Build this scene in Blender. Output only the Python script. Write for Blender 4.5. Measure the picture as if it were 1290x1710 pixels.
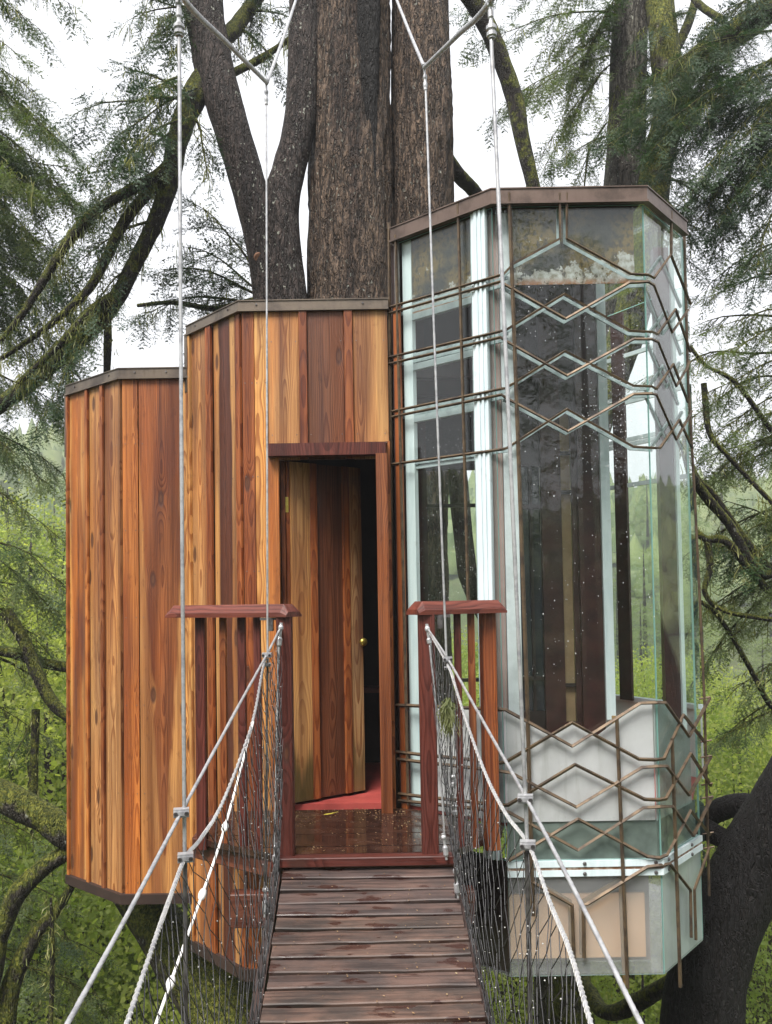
import bpy, math, random
import numpy as np
from mathutils import Vector, Matrix

for _o in list(bpy.data.objects):
    bpy.data.objects.remove(_o, do_unlink=True)
SC = bpy.context.scene
COL = SC.collection
R = math.radians
random.seed(7)
rng = np.random.default_rng(7)

# ------------------------------------------------------------------ camera
FPX, PPX, PPY, PW, PH = 1500.0, 645.0, 942.0, 1290.0, 1710.0
CAMZ = 1.2
cam_d = bpy.data.cameras.new('camera')
cam = bpy.data.objects.new('camera', cam_d)
COL.objects.link(cam)
cam_d.sensor_fit = 'HORIZONTAL'
cam_d.sensor_width = 36.0
cam_d.lens = 36.0 * FPX / PW
cam_d.shift_x = 0.0
cam_d.shift_y = (PPY - PH / 2) / PW
cam_d.clip_start, cam_d.clip_end = 0.05, 2000.0
CR = Matrix.Rotation(R(90 + 2.2), 4, 'X') @ Matrix.Rotation(R(-0.95), 4, 'Z')
cam.matrix_world = Matrix.Translation((0, 0, CAMZ)) @ CR
SC.camera = cam
CR3 = CR.to_3x3()

# ------------------------------------------------------------------ sky, sun, exposure
W = bpy.data.worlds.new('World')
SC.world = W
W.use_nodes = True
wn, wl = W.node_tree.nodes, W.node_tree.links
wn.clear()
sky = wn.new('ShaderNodeTexSky')
sky.sky_type = 'NISHITA'
sky.sun_disc = False
SUN_EL, SUN_ROT = 56.0, 205.0
sky.sun_elevation = R(SUN_EL)
sky.sun_rotation = R(SUN_ROT)
sky.air_density, sky.dust_density, sky.ozone_density = 1.0, 3.0, 1.0
hs = wn.new('ShaderNodeHueSaturation')
hs.inputs['Saturation'].default_value = 0.15
mx = wn.new('ShaderNodeMix'); mx.data_type = 'RGBA'
mx.inputs[0].default_value = 0.90                       # the even cloud layer over the clear sky
mx.inputs[7].default_value = (2.55, 2.58, 2.70, 1)
bg = wn.new('ShaderNodeBackground')
bg.inputs['Strength'].default_value = 0.10
wo = wn.new('ShaderNodeOutputWorld')
wl.new(sky.outputs[0], hs.inputs['Color'])
wl.new(hs.outputs[0], mx.inputs[6])
wl.new(mx.outputs[2], bg.inputs['Color'])
wl.new(bg.outputs[0], wo.inputs['Surface'])

sd = bpy.data.lights.new('sun', 'SUN')
sd.energy = 1.5
sd.angle = R(25)
sd.color = (1.0, 0.96, 0.9)
sun = bpy.data.objects.new('sun', sd)
COL.objects.link(sun)
_az = R(SUN_ROT)
_dir = Vector((math.sin(_az) * math.cos(R(SUN_EL)), math.cos(_az) * math.cos(R(SUN_EL)), math.sin(R(SUN_EL))))
sun.rotation_euler = (-_dir).to_track_quat('-Z', 'Y').to_euler()

vs = SC.view_settings
vs.view_transform, vs.look, vs.gamma, vs.use_curve_mapping = 'Standard', 'None', 1.0, False
vs.exposure = 2.32
SC.render.engine = 'CYCLES'
cy = SC.cycles
cy.max_bounces, cy.diffuse_bounces, cy.glossy_bounces, cy.transmission_bounces = 10, 3, 3, 6
cy.transparent_max_bounces = 24
cy.use_denoising = True
cy.sample_clamp_indirect = 6.0
cy.caustics_reflective = cy.caustics_refractive = False

# ------------------------------------------------------------------ helpers: projection, linking, meshes
def ray(u, v):
    d = CR3 @ Vector(((u - PPX) / FPX, -(v - PPY) / FPX, -1.0))
    return d

def P(u, v, Y):
    d = ray(u, v)
    t = Y / d.y
    return Vector((d.x * t, Y, CAMZ + d.z * t))

def onZ(u, v, z):
    d = ray(u, v)
    t = (z - CAMZ) / d.z
    return Vector((d.x * t, d.y * t, z))

WORLD = {}

def tag(o, label=None, cat=None, group=None, kind=None):
    for k, v in (('label', label), ('category', cat), ('group', group), ('kind', kind)):
        if v:
            o[k] = v
    return o

def thing(name, loc, label, cat, group=None):
    o = bpy.data.objects.new(name, None)
    COL.objects.link(o)
    o.empty_display_size = 0.2
    o.location = loc
    WORLD[o.name] = Matrix.Translation(loc)
    return tag(o, label, cat, group)

def link(name, me, parent=None, M=None):
    o = bpy.data.objects.new(name, me)
    COL.objects.link(o)
    M = M or Matrix.Identity(4)
    WORLD[o.name] = M.copy()
    o.matrix_basis = M
    if parent is not None:
        o.parent = parent
        o.matrix_parent_inverse = WORLD[parent.name].inverted()
    return o

def mesh(name, verts, faces, mats, smooth=False, mi=None):
    me = bpy.data.meshes.new(name)
    me.from_pydata([tuple(v) for v in verts], [], [tuple(f) for f in faces])
    for m in (mats if isinstance(mats, (list, tuple)) else [mats]):
        me.materials.append(m)
    if mi is not None:
        me.polygons.foreach_set('material_index', np.array(mi, dtype=np.int32))
    if smooth:
        me.polygons.foreach_set('use_smooth', np.ones(len(me.polygons), dtype=bool))
    me.update()
    return me

def fast_mesh(name, V, F, mats, mi=None, smooth=False):
    """V (n,3), F (m,k) with one k, straight from numpy."""
    V = np.asarray(V, dtype=np.float32); F = np.asarray(F, dtype=np.int32)
    me = bpy.data.meshes.new(name)
    k = F.shape[1]
    me.vertices.add(len(V)); me.vertices.foreach_set('co', V.ravel())
    me.loops.add(F.size); me.loops.foreach_set('vertex_index', F.ravel())
    me.polygons.add(len(F))
    me.polygons.foreach_set('loop_start', np.arange(len(F), dtype=np.int32) * k)
    me.polygons.foreach_set('loop_total', np.full(len(F), k, dtype=np.int32))
    for m in (mats if isinstance(mats, (list, tuple)) else [mats]):
        me.materials.append(m)
    if mi is not None:
        me.polygons.foreach_set('material_index', np.asarray(mi, dtype=np.int32))
    if smooth:
        me.polygons.foreach_set('use_smooth', np.ones(len(F), dtype=bool))
    me.update(calc_edges=True)
    me.validate()
    return me

class Bag:
    """collects shapes (in world or local coordinates) for one mesh"""
    def __init__(s):
        s.v, s.f, s.m = [], [], []
    def add(s, v, f, m=0):
        n = len(s.v)
        s.v += [tuple(p) for p in v]
        s.f += [tuple(i + n for i in q) for q in f]
        s.m += [m] * len(f)
    def box(s, x0, x1, y0, y1, z0, z1, m=0, M=None):
        v = [Vector((x, y, z)) for z in (z0, z1) for y in (y0, y1) for x in (x0, x1)]
        if M is not None:
            v = [M @ p for p in v]
        s.add(v, [(0, 2, 3, 1), (4, 5, 7, 6), (0, 1, 5, 4), (2, 6, 7, 3), (0, 4, 6, 2), (1, 3, 7, 5)], m)
    def tube(s, pts, r, seg=6, m=0, cap=True, lobes=0, twist=0.0, lobe_amp=0.16):
        pts = [Vector(p) for p in pts]
        n = len(pts)
        rs = list(r) if isinstance(r, (list, tuple, np.ndarray)) else [r] * n
        t0 = (pts[1] - pts[0]).normalized()
        ref = Vector((0, 0, 1)) if abs(t0.z) < 0.9 else Vector((1, 0, 0))
        x = t0.cross(ref).normalized()
        rings, dist = [], 0.0
        for i in range(n):
            a = pts[max(i - 1, 0)]; b = pts[min(i + 1, n - 1)]
            t = (b - a)
            t = t.normalized() if t.length > 1e-9 else t0
            x = (x - t * x.dot(t))
            x = x.normalized() if x.length > 1e-6 else t.orthogonal().normalized()
            y = t.cross(x)
            if i:
                dist += (pts[i] - pts[i - 1]).length
            rr = rs[i]
            for k in range(seg):
                ang = 2 * math.pi * k / seg
                q = rr * (1 + lobe_amp * math.cos(lobes * ang - twist * dist)) if lobes else rr
                rings.append(pts[i] + x * (math.cos(ang) * q) + y * (math.sin(ang) * q))
        f = []
        for i in range(n - 1):
            for k in range(seg):
                k2 = (k + 1) % seg
                f.append((i * seg + k, i * seg + k2, (i + 1) * seg + k2, (i + 1) * seg + k))
        if cap:
            f.append(tuple(reversed(range(seg))))
            f.append(tuple((n - 1) * seg + k for k in range(seg)))
        s.add(rings, f, m)
    def prism(s, poly, z0, z1, m=0):
        n = len(poly)
        v = [(p[0], p[1], z0) for p in poly] + [(p[0], p[1], z1) for p in poly]
        f = [tuple(reversed(range(n))), tuple(range(n, 2 * n))]
        f += [(i, (i + 1) % n, (i + 1) % n + n, i + n) for i in range(n)]
        s.add(v, f, m)
    def band(s, path, z0, z1, off0, off1, m=0):
        """vertical strip that follows a plan path, between two offsets outward (towards the viewer)"""
        pts = [Vector((p[0], p[1])) for p in path]
        def off(d):
            out = []
            for i, p in enumerate(pts):
                ns = []
                if i: e = (pts[i] - pts[i - 1]).normalized(); ns.append(Vector((e.y, -e.x)))
                if i < len(pts) - 1: e = (pts[i + 1] - pts[i]).normalized(); ns.append(Vector((e.y, -e.x)))
                nn = sum(ns, Vector((0, 0))).normalized()
                out.append(p + nn * (d / max(0.3, nn.dot(ns[0]))))
            return out
        a, b = off(off0), off(off1)
        n = len(pts)
        v = [(p.x, p.y, z) for z in (z0, z1) for q in (a, b) for p in q]
        i0, i1, i2, i3 = 0, n, 2 * n, 3 * n
        f = []
        for i in range(n - 1):
            f += [(i1 + i, i1 + i + 1, i3 + i + 1, i3 + i), (i0 + i + 1, i0 + i, i2 + i, i2 + i + 1),
                  (i2 + i, i3 + i, i3 + i + 1, i2 + i + 1), (i0 + i, i0 + i + 1, i1 + i + 1, i1 + i)]
        f += [(i0, i1, i3, i2), (i0 + n - 1, i2 + n - 1, i3 + n - 1, i1 + n - 1)]
        s.add(v, f, m)
    def obj(s, name, mats, parent=None, M=None, smooth=False):
        return link(name, mesh(name, s.v, s.f, mats, smooth, s.m), parent, M)

def smooth_path(pts, n):
    """Catmull-Rom through pts (each any-length tuple), n samples"""
    A = np.array([list(p) for p in pts], dtype=float)
    A = np.vstack([2 * A[0] - A[1], A, 2 * A[-1] - A[-2]])
    m = len(A) - 3
    out = []
    for t in np.linspace(0, m - 1e-6, n):
        i = int(t); f = t - i
        p0, p1, p2, p3 = A[i:i + 4]
        out.append(0.5 * ((2 * p1) + (-p0 + p2) * f + (2 * p0 - 5 * p1 + 4 * p2 - p3) * f * f + (-p0 + 3 * p1 - 3 * p2 + p3) * f ** 3))
    return np.array(out)

class Face:
    """a vertical plane through two plan points; s runs along it, n points to the viewer's side"""
    def __init__(s, p0, p1):
        s.p0, s.p1 = Vector((p0[0], p0[1])), Vector((p1[0], p1[1]))
        s.d = (s.p1 - s.p0).normalized()
        s.n = Vector((s.d.y, -s.d.x))
        s.w = (s.p1 - s.p0).length
    def hit(s, u, v, off=0.0):
        d = ray(u, v)
        q = s.p0 + s.n * off
        t = q.dot(s.n) / (d.x * s.n.x + d.y * s.n.y)
        x, y = d.x * t, d.y * t
        return ((Vector((x, y)) - s.p0).dot(s.d), CAMZ + d.z * t)
    def at(s, a, z, off=0.0):
        q = s.p0 + s.d * a + s.n * off
        return Vector((q.x, q.y, z))
    def M(s, a, z, off=0.0):
        q = s.at(a, z, off)
        return Matrix(((s.d.x, -s.n.x, 0, q.x), (s.d.y, -s.n.y, 0, q.y), (0, 0, 1, q.z), (0, 0, 0, 1)))

def board_mesh(w, h, t, mat, ch=0.002, name='board'):
    """x across, front at y=-t, back at y=0, z up from 0; chamfered front edges"""
    c = min(ch, w * .2, t * .4)
    xs = [(-w / 2, 0), (-w / 2, -t + c), (-w / 2 + c, -t), (w / 2 - c, -t), (w / 2, -t + c), (w / 2, 0)]
    v = [(x, y, 0) for x, y in xs] + [(x, y, h) for x, y in xs]
    f = [(i, (i + 1) % 6, (i + 1) % 6 + 6, i + 6) for i in range(6)] + [tuple(reversed(range(6))), tuple(range(6, 12))]
    return mesh(name, v, f, mat)

# ------------------------------------------------------------------ numpy noise
def _hash(ix, iy, iz, seed):
    h = (ix * 374761393 + iy * 668265263 + iz * 2147483647 + seed * 1274126177) & 0xffffffff
    h = ((h ^ (h >> 13)) * 1274126177) & 0xffffffff
    return ((h ^ (h >> 16)) & 0xffff) / 65535.0

def vnoise(p, seed=0):
    p = np.asarray(p, dtype=float)
    i = np.floor(p).astype(np.int64); f = p - i
    f = f * f * (3 - 2 * f)
    x, y, z = i[..., 0], i[..., 1], i[..., 2]
    fx, fy, fz = f[..., 0], f[..., 1], f[..., 2]
    def L(dx, dy, dz): return _hash(x + dx, y + dy, z + dz, seed)
    a = L(0, 0, 0) * (1 - fx) + L(1, 0, 0) * fx
    b = L(0, 1, 0) * (1 - fx) + L(1, 1, 0) * fx
    c = L(0, 0, 1) * (1 - fx) + L(1, 0, 1) * fx
    d = L(0, 1, 1) * (1 - fx) + L(1, 1, 1) * fx
    return ((a * (1 - fy) + b * fy) * (1 - fz) + (c * (1 - fy) + d * fy) * fz) * 2 - 1

# ------------------------------------------------------------------ materials
class NT:
    def __init__(s, name):
        s.m = bpy.data.materials.new(name)
        s.m.use_nodes = True
        s.t = s.m.node_tree
        s.t.nodes.clear()
        s.out = s.t.nodes.new('ShaderNodeOutputMaterial')
    def n(s, t, **kw):
        nd = s.t.nodes.new(t)
        for k, v in kw.items():
            setattr(nd, k, v)
        return nd
    def put(s, sock, v):
        if hasattr(v, 'is_output'):
            s.t.links.new(v, sock)
        elif v is not None:
            if hasattr(sock.default_value, '__len__') and not hasattr(v, '__len__'):
                v = (v, v, v, 1)[:len(sock.default_value)]
            elif hasattr(sock.default_value, '__len__') and len(v) < len(sock.default_value):
                v = tuple(v) + (1,)
            sock.default_value = v
    def math(s, op, a, b=None, c=None, clamp=False):
        nd = s.n('ShaderNodeMath', operation=op, use_clamp=clamp)
        for i, v in enumerate((a, b, c)):
            if v is not None:
                s.put(nd.inputs[i], v)
        return nd.outputs[0]
    def mix(s, f, a, b, blend='MIX'):
        nd = s.n('ShaderNodeMix', data_type='RGBA', blend_type=blend)
        s.put(nd.inputs[0], f); s.put(nd.inputs[6], a); s.put(nd.inputs[7], b)
        return nd.outputs[2]
    def step(s, x, a, b, lo=0.0, hi=1.0):
        nd = s.n('ShaderNodeMapRange', interpolation_type='SMOOTHSTEP')
        s.put(nd.inputs[0], x)
        for i, v in ((1, a), (2, b), (3, lo), (4, hi)):
            s.put(nd.inputs[i], v)
        return nd.outputs[0]
    def coord(s, which='Object'):
        return s.n('ShaderNodeTexCoord').outputs[which]
    def geo(s, which):
        return s.n('ShaderNodeNewGeometry').outputs[which]
    def vmul(s, v, k):
        nd = s.n('ShaderNodeVectorMath', operation='MULTIPLY')
        s.put(nd.inputs[0], v); nd.inputs[1].default_value = k
        return nd.outputs[0]
    def vadd(s, v, k):
        nd = s.n('ShaderNodeVectorMath', operation='ADD')
        s.put(nd.inputs[0], v); s.put(nd.inputs[1], k)
        return nd.outputs[0]
    def xyz(s, v):
        nd = s.n('ShaderNodeSeparateXYZ'); s.put(nd.inputs[0], v); return nd.outputs
    def comb(s, x, y, z):
        nd = s.n('ShaderNodeCombineXYZ')
        for i, v in enumerate((x, y, z)): s.put(nd.inputs[i], v)
        return nd.outputs[0]
    def noise(s, v, scale=1.0, detail=3.0, rough=0.55):
        nd = s.n('ShaderNodeTexNoise')
        s.put(nd.inputs['Vector'], v)
        nd.inputs['Scale'].default_value = scale
        nd.inputs['Detail'].default_value = detail
        nd.inputs['Roughness'].default_value = rough
        return nd.outputs['Fac']
    def vor(s, v, scale=1.0, feat='F1', out='Distance'):
        nd = s.n('ShaderNodeTexVoronoi', feature=feat)
        s.put(nd.inputs['Vector'], v)
        nd.inputs['Scale'].default_value = scale
        return nd.outputs[out]
    def attr(s, name):
        nd = s.n('ShaderNodeAttribute', attribute_type='OBJECT', attribute_name=name)
        return nd.outputs['Fac']
    def rnd(s):
        return s.n('ShaderNodeObjectInfo').outputs['Random']
    def bump(s, h, strength=0.4, dist=0.01):
        nd = s.n('ShaderNodeBump')
        s.put(nd.inputs['Height'], h)
        nd.inputs['Strength'].default_value = strength
        nd.inputs['Distance'].default_value = dist
        return nd.outputs[0]
    def bsdf(s, col, rough=0.6, metal=0.0, spec=0.5, normal=None, **kw):
        nd = s.n('ShaderNodeBsdfPrincipled')
        s.put(nd.inputs['Base Color'], col)
        s.put(nd.inputs['Roughness'], rough)
        s.put(nd.inputs['Metallic'], metal)
        s.put(nd.inputs['Specular IOR Level'], spec)
        if normal is not None:
            s.put(nd.inputs['Normal'], normal)
        for k, v in kw.items():
            s.put(nd.inputs[k.replace('_', ' ')], v)
        return nd.outputs[0]
    def schlick(s, f0=0.04, k=1.0):
        d = s.n('ShaderNodeVectorMath', operation='DOT_PRODUCT')
        g = s.n('ShaderNodeNewGeometry')
        s.t.links.new(g.outputs['Normal'], d.inputs[0]); s.t.links.new(g.outputs['Incoming'], d.inputs[1])
        c = s.math('SUBTRACT', 1.0, s.math('ABSOLUTE', d.outputs['Value']), clamp=True)
        return s.math('MULTIPLY', s.math('ADD', f0, s.math('MULTIPLY', s.math('POWER', c, 5.0), 1 - f0)), k, clamp=True)
    def done(s, sh):
        s.t.links.new(sh, s.out.inputs['Surface'])
        return s.m

def mat_wood(name, rough=0.42):
    """flat-sawn board: growth rings about a tilted pith, heart and sapwood, knots, dark stain; its measures are object properties"""
    t = NT(name)
    rnd = t.rnd()
    co = t.vadd(t.coord(), t.comb(0.0, 0.0, t.math('MULTIPLY', rnd, 61.0)))
    x, y, z = t.xyz(co)
    wob = t.math('SUBTRACT', t.noise(t.vmul(co, (6, 6, 1.1)), 1.0, 3), 0.5)
    tone = t.noise(t.vmul(co, (7, 7, .45)), 1.0, 2)
    warm = t.noise(t.vmul(co, (3, 3, .8)), 1.0, 3)
    wob2 = t.math('SUBTRACT', t.noise(t.comb(3.3, rnd, t.math('MULTIPLY', z, 1.3)), 1.0, 2), 0.5)
    # knots
    kv = t.comb(t.math('ADD', t.math('MULTIPLY', x, 5.0), t.math('MULTIPLY', rnd, 9.0)), t.math('MULTIPLY', z, 1.7), 0.0)
    kn = t.n('ShaderNodeTexVoronoi', feature='F1', voronoi_dimensions='2D'); t.put(kn.inputs['Vector'], kv); kn.inputs['Scale'].default_value = 1.0
    kcol = t.xyz(kn.outputs['Color'])[0]
    has = t.math('LESS_THAN', kcol, t.attr('knot'))
    kd = kn.outputs['Distance']
    kring = t.math('MULTIPLY', has, t.step(kd, 0.30, 0.03))
    kdark = t.math('MULTIPLY', has, t.step(kd, 0.115, 0.06))
    kcore = t.math('MULTIPLY', has, t.step(kd, 0.055, 0.03))
    xx = t.math('ADD', t.math('SUBTRACT', x, t.attr('pith_x')), t.math('MULTIPLY', wob, 0.05))
    dd = t.math('ADD', t.attr('pith_d'), t.math('MULTIPLY', wob2, 0.09))
    r = t.math('SQRT', t.math('ADD', t.math('MULTIPLY', xx, xx), t.math('MULTIPLY', dd, dd)))
    r = t.math('ADD', r, t.math('MULTIPLY', kring, 0.022))
    zl = t.xyz(t.coord())[2]
    rs = t.math('ADD', r, t.math('MULTIPLY', t.attr('taper'), t.math('SUBTRACT', 1.35, zl)))
    saw = t.math('FRACT', t.math('MULTIPLY', r, 125.0))
    ring = t.math('ADD', t.step(saw, 0.1, 0.95), t.step(saw, 0.99, 0.95, 0.0, -1.0))
    ring = t.math('MAXIMUM', t.step(saw, 0.35, 0.97), 0.0)
    fine = t.noise(t.vmul(co, (240, 240, 3.5)), 1.0, 2)
    streak = t.noise(t.vmul(co, (34, 34, .55)), 1.0, 3)
    blotch = t.noise(t.vmul(co, (9, 9, .9)), 1.0, 4)
    heart = t.n('ShaderNodeObjectInfo').outputs['Color']
    sapm = t.step(t.math('ADD', rs, t.math('MULTIPLY', wob, 0.085)), t.math('SUBTRACT', t.attr('sap'), 0.010), t.math('ADD', t.attr('sap'), 0.010))
    sapc = t.mix(0.30, (0.62, 0.335, 0.115, 1), heart)
    sapc = t.mix(t.attr('pale'), sapc, (0.55, 0.31, 0.12, 1))
    c = t.mix(sapm, heart, sapc)
    c = t.mix(t.math('MULTIPLY', ring, t.math('SUBTRACT', 0.85, t.math('MULTIPLY', sapm, 0.35))), c, t.mix(1.0, c, (0.46, 0.30, 0.22, 1), 'MULTIPLY'))
    c = t.mix(t.step(streak, 0.44, 0.68, 0.0, 0.65), c, t.mix(1.0, c, (0.40, 0.30, 0.27, 1), 'MULTIPLY'))
    c = t.mix(t.step(streak, 0.45, 0.25, 0.0, 0.5), c, t.mix(1.0, c, (1.45, 1.35, 1.15, 1), 'MULTIPLY'))
    c = t.mix(t.math('MULTIPLY', t.step(fine, 0.42, 0.72), 0.55), c, t.mix(1.0, c, (0.5, 0.42, 0.4, 1), 'MULTIPLY'))
    c = t.mix(t.step(tone, 0.42, 0.70, 0.0, 0.9), c, t.mix(1.0, c, (0.48, 0.36, 0.34, 1), 'MULTIPLY'))
    c = t.mix(t.step(warm, 0.40, 0.70, 0.0, 0.6), c, t.mix(1.0, c, (1.24, 0.94, 0.62, 1), 'MULTIPLY'))
    c = t.mix(t.math('MULTIPLY', t.step(blotch, 0.46, 0.74), t.attr('stain')), c, (0.060, 0.024, 0.022, 1))
    c = t.mix(t.math('MULTIPLY', kdark, 0.85), c, (0.05, 0.018, 0.012, 1))
    c = t.mix(t.math('MULTIPLY', kcore, 0.7), c, (0.11, 0.042, 0.02, 1))
    weath = t.noise(t.vmul(co, (22, 22, 9)), 1.0, 5, .7)
    c = t.mix(t.step(weath, .56, .70, 0, .55), c, t.mix(1.0, c, (.50, .42, .40, 1), 'MULTIPLY'))
    rotm = t.math('MULTIPLY', t.attr('rot'), t.step(t.math('ADD', zl, t.math('MULTIPLY', streak, .55)), .62, .42))
    c = t.mix(rotm, c, t.mix(blotch, (.035, .026, .008, 1), (.10, .075, .022, 1)))
    h = t.math('ADD', t.math('MULTIPLY', ring, -0.5), t.math('ADD', t.math('MULTIPLY', fine, -0.7), t.math('MULTIPLY', kdark, -0.6)))
    rg = t.math('ADD', rough - 0.08, t.math('MULTIPLY', blotch, 0.25))
    return t.done(t.bsdf(c, rg, 0, 0.4, t.bump(h, 0.5, 0.005)))

def mat_metal(name, col, col2, rough=0.45, metal=0.6, sc=9.0):
    t = NT(name)
    co = t.coord()
    a = t.noise(co, sc, 5, .65)
    b = t.noise(t.vmul(co, (60, 60, 8)), 1.0, 3)
    c = t.mix(t.step(a, .4, .68), col, col2)
    c = t.mix(t.step(b, .55, .8, 0, .5), c, t.mix(1.0, c, (.5, .45, .4, 1), 'MULTIPLY'))
    return t.done(t.bsdf(c, t.math('ADD', rough - .12, t.math('MULTIPLY', a, .3)), metal, .5, t.bump(a, .15, .003)))

def mat_plain(name, col, rough=.5, metal=0.0, var=.25, sc=14.0, spec=.5, bump=.12):
    t = NT(name)
    co = t.vadd(t.coord(), t.math('MULTIPLY', t.rnd(), 17.0))
    a = t.noise(co, sc, 4, .6)
    c = t.mix(t.step(a, .35, .7), col, t.mix(1.0, col, (1 - var, 1 - var, 1 - var, 1), 'MULTIPLY'))
    return t.done(t.bsdf(c, rough, metal, spec, t.bump(a, bump, .004)))

# (boards)
WOOD = mat_wood('cedar_wood')
FLASH = mat_metal('bronze_flashing', (.17, .135, .105), (.085, .068, .058), .38, .55, 5)
ROD = mat_metal('bronze_rod', (.125, .085, .05), (.05, .034, .025), .5, .4, 14)
STEEL = mat_metal('galvanised_steel', (.50, .50, .51), (.30, .30, .32), .4, .55, 30)
BRASS = mat_metal('brass', (.55, .42, .10), (.35, .27, .05), .3, .9, 12)
PLATE = mat_metal('aged_lock_plate', (.22, .13, .05), (.12, .07, .03), .45, .6, 20)
ROPE = mat_plain('lashing_rope', (.50, .49, .47), .7, 0, .3, 60)
NETM = mat_plain('black_netting', (.022, .02, .022), .35, 0, .3, 30, .6)
BOLT = mat_metal('dark_bolt', (.18, .17, .17), (.08, .07, .07), .4, .8, 30)
def mat_paint():
    t = NT('pale_blue_paint')
    co = t.coord()
    a = t.noise(t.vmul(co, (30, 30, 3)), 1.0, 4)
    d = t.noise(co, 7, 5, .65)
    c = t.mix(t.step(a, .35, .7), (.64, .72, .745, 1), (.54, .63, .66, 1))
    c = t.mix(t.step(d, .62, .74, 0, .55), c, (.30, .33, .32, 1))
    return t.done(t.bsdf(c, .42, 0, .5, t.bump(a, .2, .003)))
PAINT = mat_paint()

def mat_mottled():
    t = NT('corroded_gilt_panel')
    co = t.coord()
    z = t.xyz(co)[2]
    a = t.noise(t.vmul(co, (14, 14, 11)), 1.0, 6, .7)
    b = t.noise(co, 2.6, 4, .6)
    c2 = t.noise(t.vmul(co, (30, 30, 26)), 1.0, 3, .6)
    c = t.mix(t.step(b, .42, .58), (.028, .030, .026, 1), (.125, .088, .030, 1))
    c = t.mix(t.step(c2, .46, .62, 0, .8), c, (.02, .021, .02, 1))
    peel = t.math('ADD', t.math('ADD', a, t.math('MULTIPLY', b, .55)), t.step(z, .20, 0.0, 0.0, .26))
    pm = t.step(peel, .93, .96)
    c = t.mix(pm, c, t.mix(t.step(c2, .35, .7), (.36, .37, .36, 1), (.16, .14, .10, 1)))
    c = t.mix(t.math('MULTIPLY', t.step(z, .045, .0), t.step(a, .35, .55)), c, (.20, .075, .02, 1))
    return t.done(t.bsdf(c, .5, 0, .3, t.bump(pm, .3, .003)))
MOTTLED = mat_mottled()

def mat_glass(name, tint, boost=1.0, film=0.0):
    t = NT(name)
    tr = t.n('ShaderNodeBsdfTransparent'); tr.inputs[0].default_value = tint
    gl = t.n('ShaderNodeBsdfGlossy'); gl.inputs['Roughness'].default_value = 0.015
    gl.inputs['Color'].default_value = (1, 1, 1, 1)
    ms = t.n('ShaderNodeMixShader')
    t.put(ms.inputs[0], t.schlick(.03, boost))
    t.t.links.new(tr.outputs[0], ms.inputs[1]); t.t.links.new(gl.outputs[0], ms.inputs[2])
    sh = ms.outputs[0]
    if film:                                            # rain film and dust lying on the pane
        df = t.n('ShaderNodeBsdfTranslucent'); df.inputs[0].default_value = (.8, .86, .85, 1)
        m2 = t.n('ShaderNodeMixShader')
        dust = t.noise(t.vmul(t.coord(), (6, 6, 1.2)), 1.0, 4, .6)
        t.put(m2.inputs[0], t.step(dust, .25, .8, film * .4, film * 1.5))
        t.t.links.new(sh, m2.inputs[1]); t.t.links.new(df.outputs[0], m2.inputs[2])
        sh = m2.outputs[0]
    return t.done(sh)
GLASS = mat_glass('tower_glass', (.965, .985, .975, 1), 1.0, 0)
SIDEGLASS = mat_glass('side_glass', (.945, .985, .965, 1), 1.0, .012)
def mat_edge():
    t = NT('glass_edge')
    a = t.n('ShaderNodeBsdfTranslucent'); a.inputs[0].default_value = (.32, .58, .53, 1)
    b = t.bsdf((.30, .52, .48, 1), .2)
    ms = t.n('ShaderNodeMixShader'); ms.inputs[0].default_value = .5
    t.t.links.new(a.outputs[0], ms.inputs[1]); t.t.links.new(b, ms.inputs[2])
    return t.done(ms.outputs[0])
GEDGE = mat_edge()
def mat_frost(name, col, clear):
    t = NT(name)
    n = t.noise(t.coord(), 5, 4, .6)
    c = t.mix(t.step(n, .3, .75), col, tuple(k * .84 for k in col[:3]) + (1,))
    sm = t.noise(t.vmul(t.coord(), (26, 26, 2.2)), 1.0, 4, .6)
    sp = t.noise(t.coord(), 38, 5, .7)
    c = t.mix(t.step(sm, .52, .74, 0, .35), c, (.42, .40, .37, 1))
    c = t.mix(t.step(sp, .62, .72, 0, .35), c, (.35, .33, .30, 1))
    df = t.n('ShaderNodeBsdfDiffuse'); t.put(df.inputs[0], c)
    tl = t.n('ShaderNodeBsdfTranslucent'); t.put(tl.inputs[0], c)
    m1 = t.n('ShaderNodeMixShader'); m1.inputs[0].default_value = .35
    t.t.links.new(df.outputs[0], m1.inputs[1]); t.t.links.new(tl.outputs[0], m1.inputs[2])
    tr = t.n('ShaderNodeBsdfTransparent')
    m2 = t.n('ShaderNodeMixShader'); m2.inputs[0].default_value = clear
    t.t.links.new(m1.outputs[0], m2.inputs[1]); t.t.links.new(tr.outputs[0], m2.inputs[2])
    gl = t.n('ShaderNodeBsdfGlossy'); gl.inputs['Roughness'].default_value = .12
    m3 = t.n('ShaderNodeMixShader'); t.put(m3.inputs[0], t.schlick(.035))
    t.t.links.new(m2.outputs[0], m3.inputs[1]); t.t.links.new(gl.outputs[0], m3.inputs[2])
    return t.done(m3.outputs[0])
FROST = mat_frost('frosted_film', (.86, .83, .86, 1), .12)
FROSTSIDE = mat_frost('frosted_side_film', (.62, .72, .70, 1), .38)
FROSTBOX = mat_frost('frosted_box_film', (.50, .53, .54, 1), .78)
PEACH = mat_plain('peach_panel', (.78, .50, .30), .7, 0, .12, 3)
BANDM = mat_plain('grey_green_band', (.16, .19, .175), .6, 0, .5, 5)
WHITEP = mat_plain('white_panel', (.74, .73, .75), .6, 0, .1, 4)
REDFLOOR = mat_plain('red_floor', (.40, .075, .065), .35, 0, .3, 8)
DARKIN = mat_plain('dark_interior', (.035, .018, .014), .6, 0, .4, 6)
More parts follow.
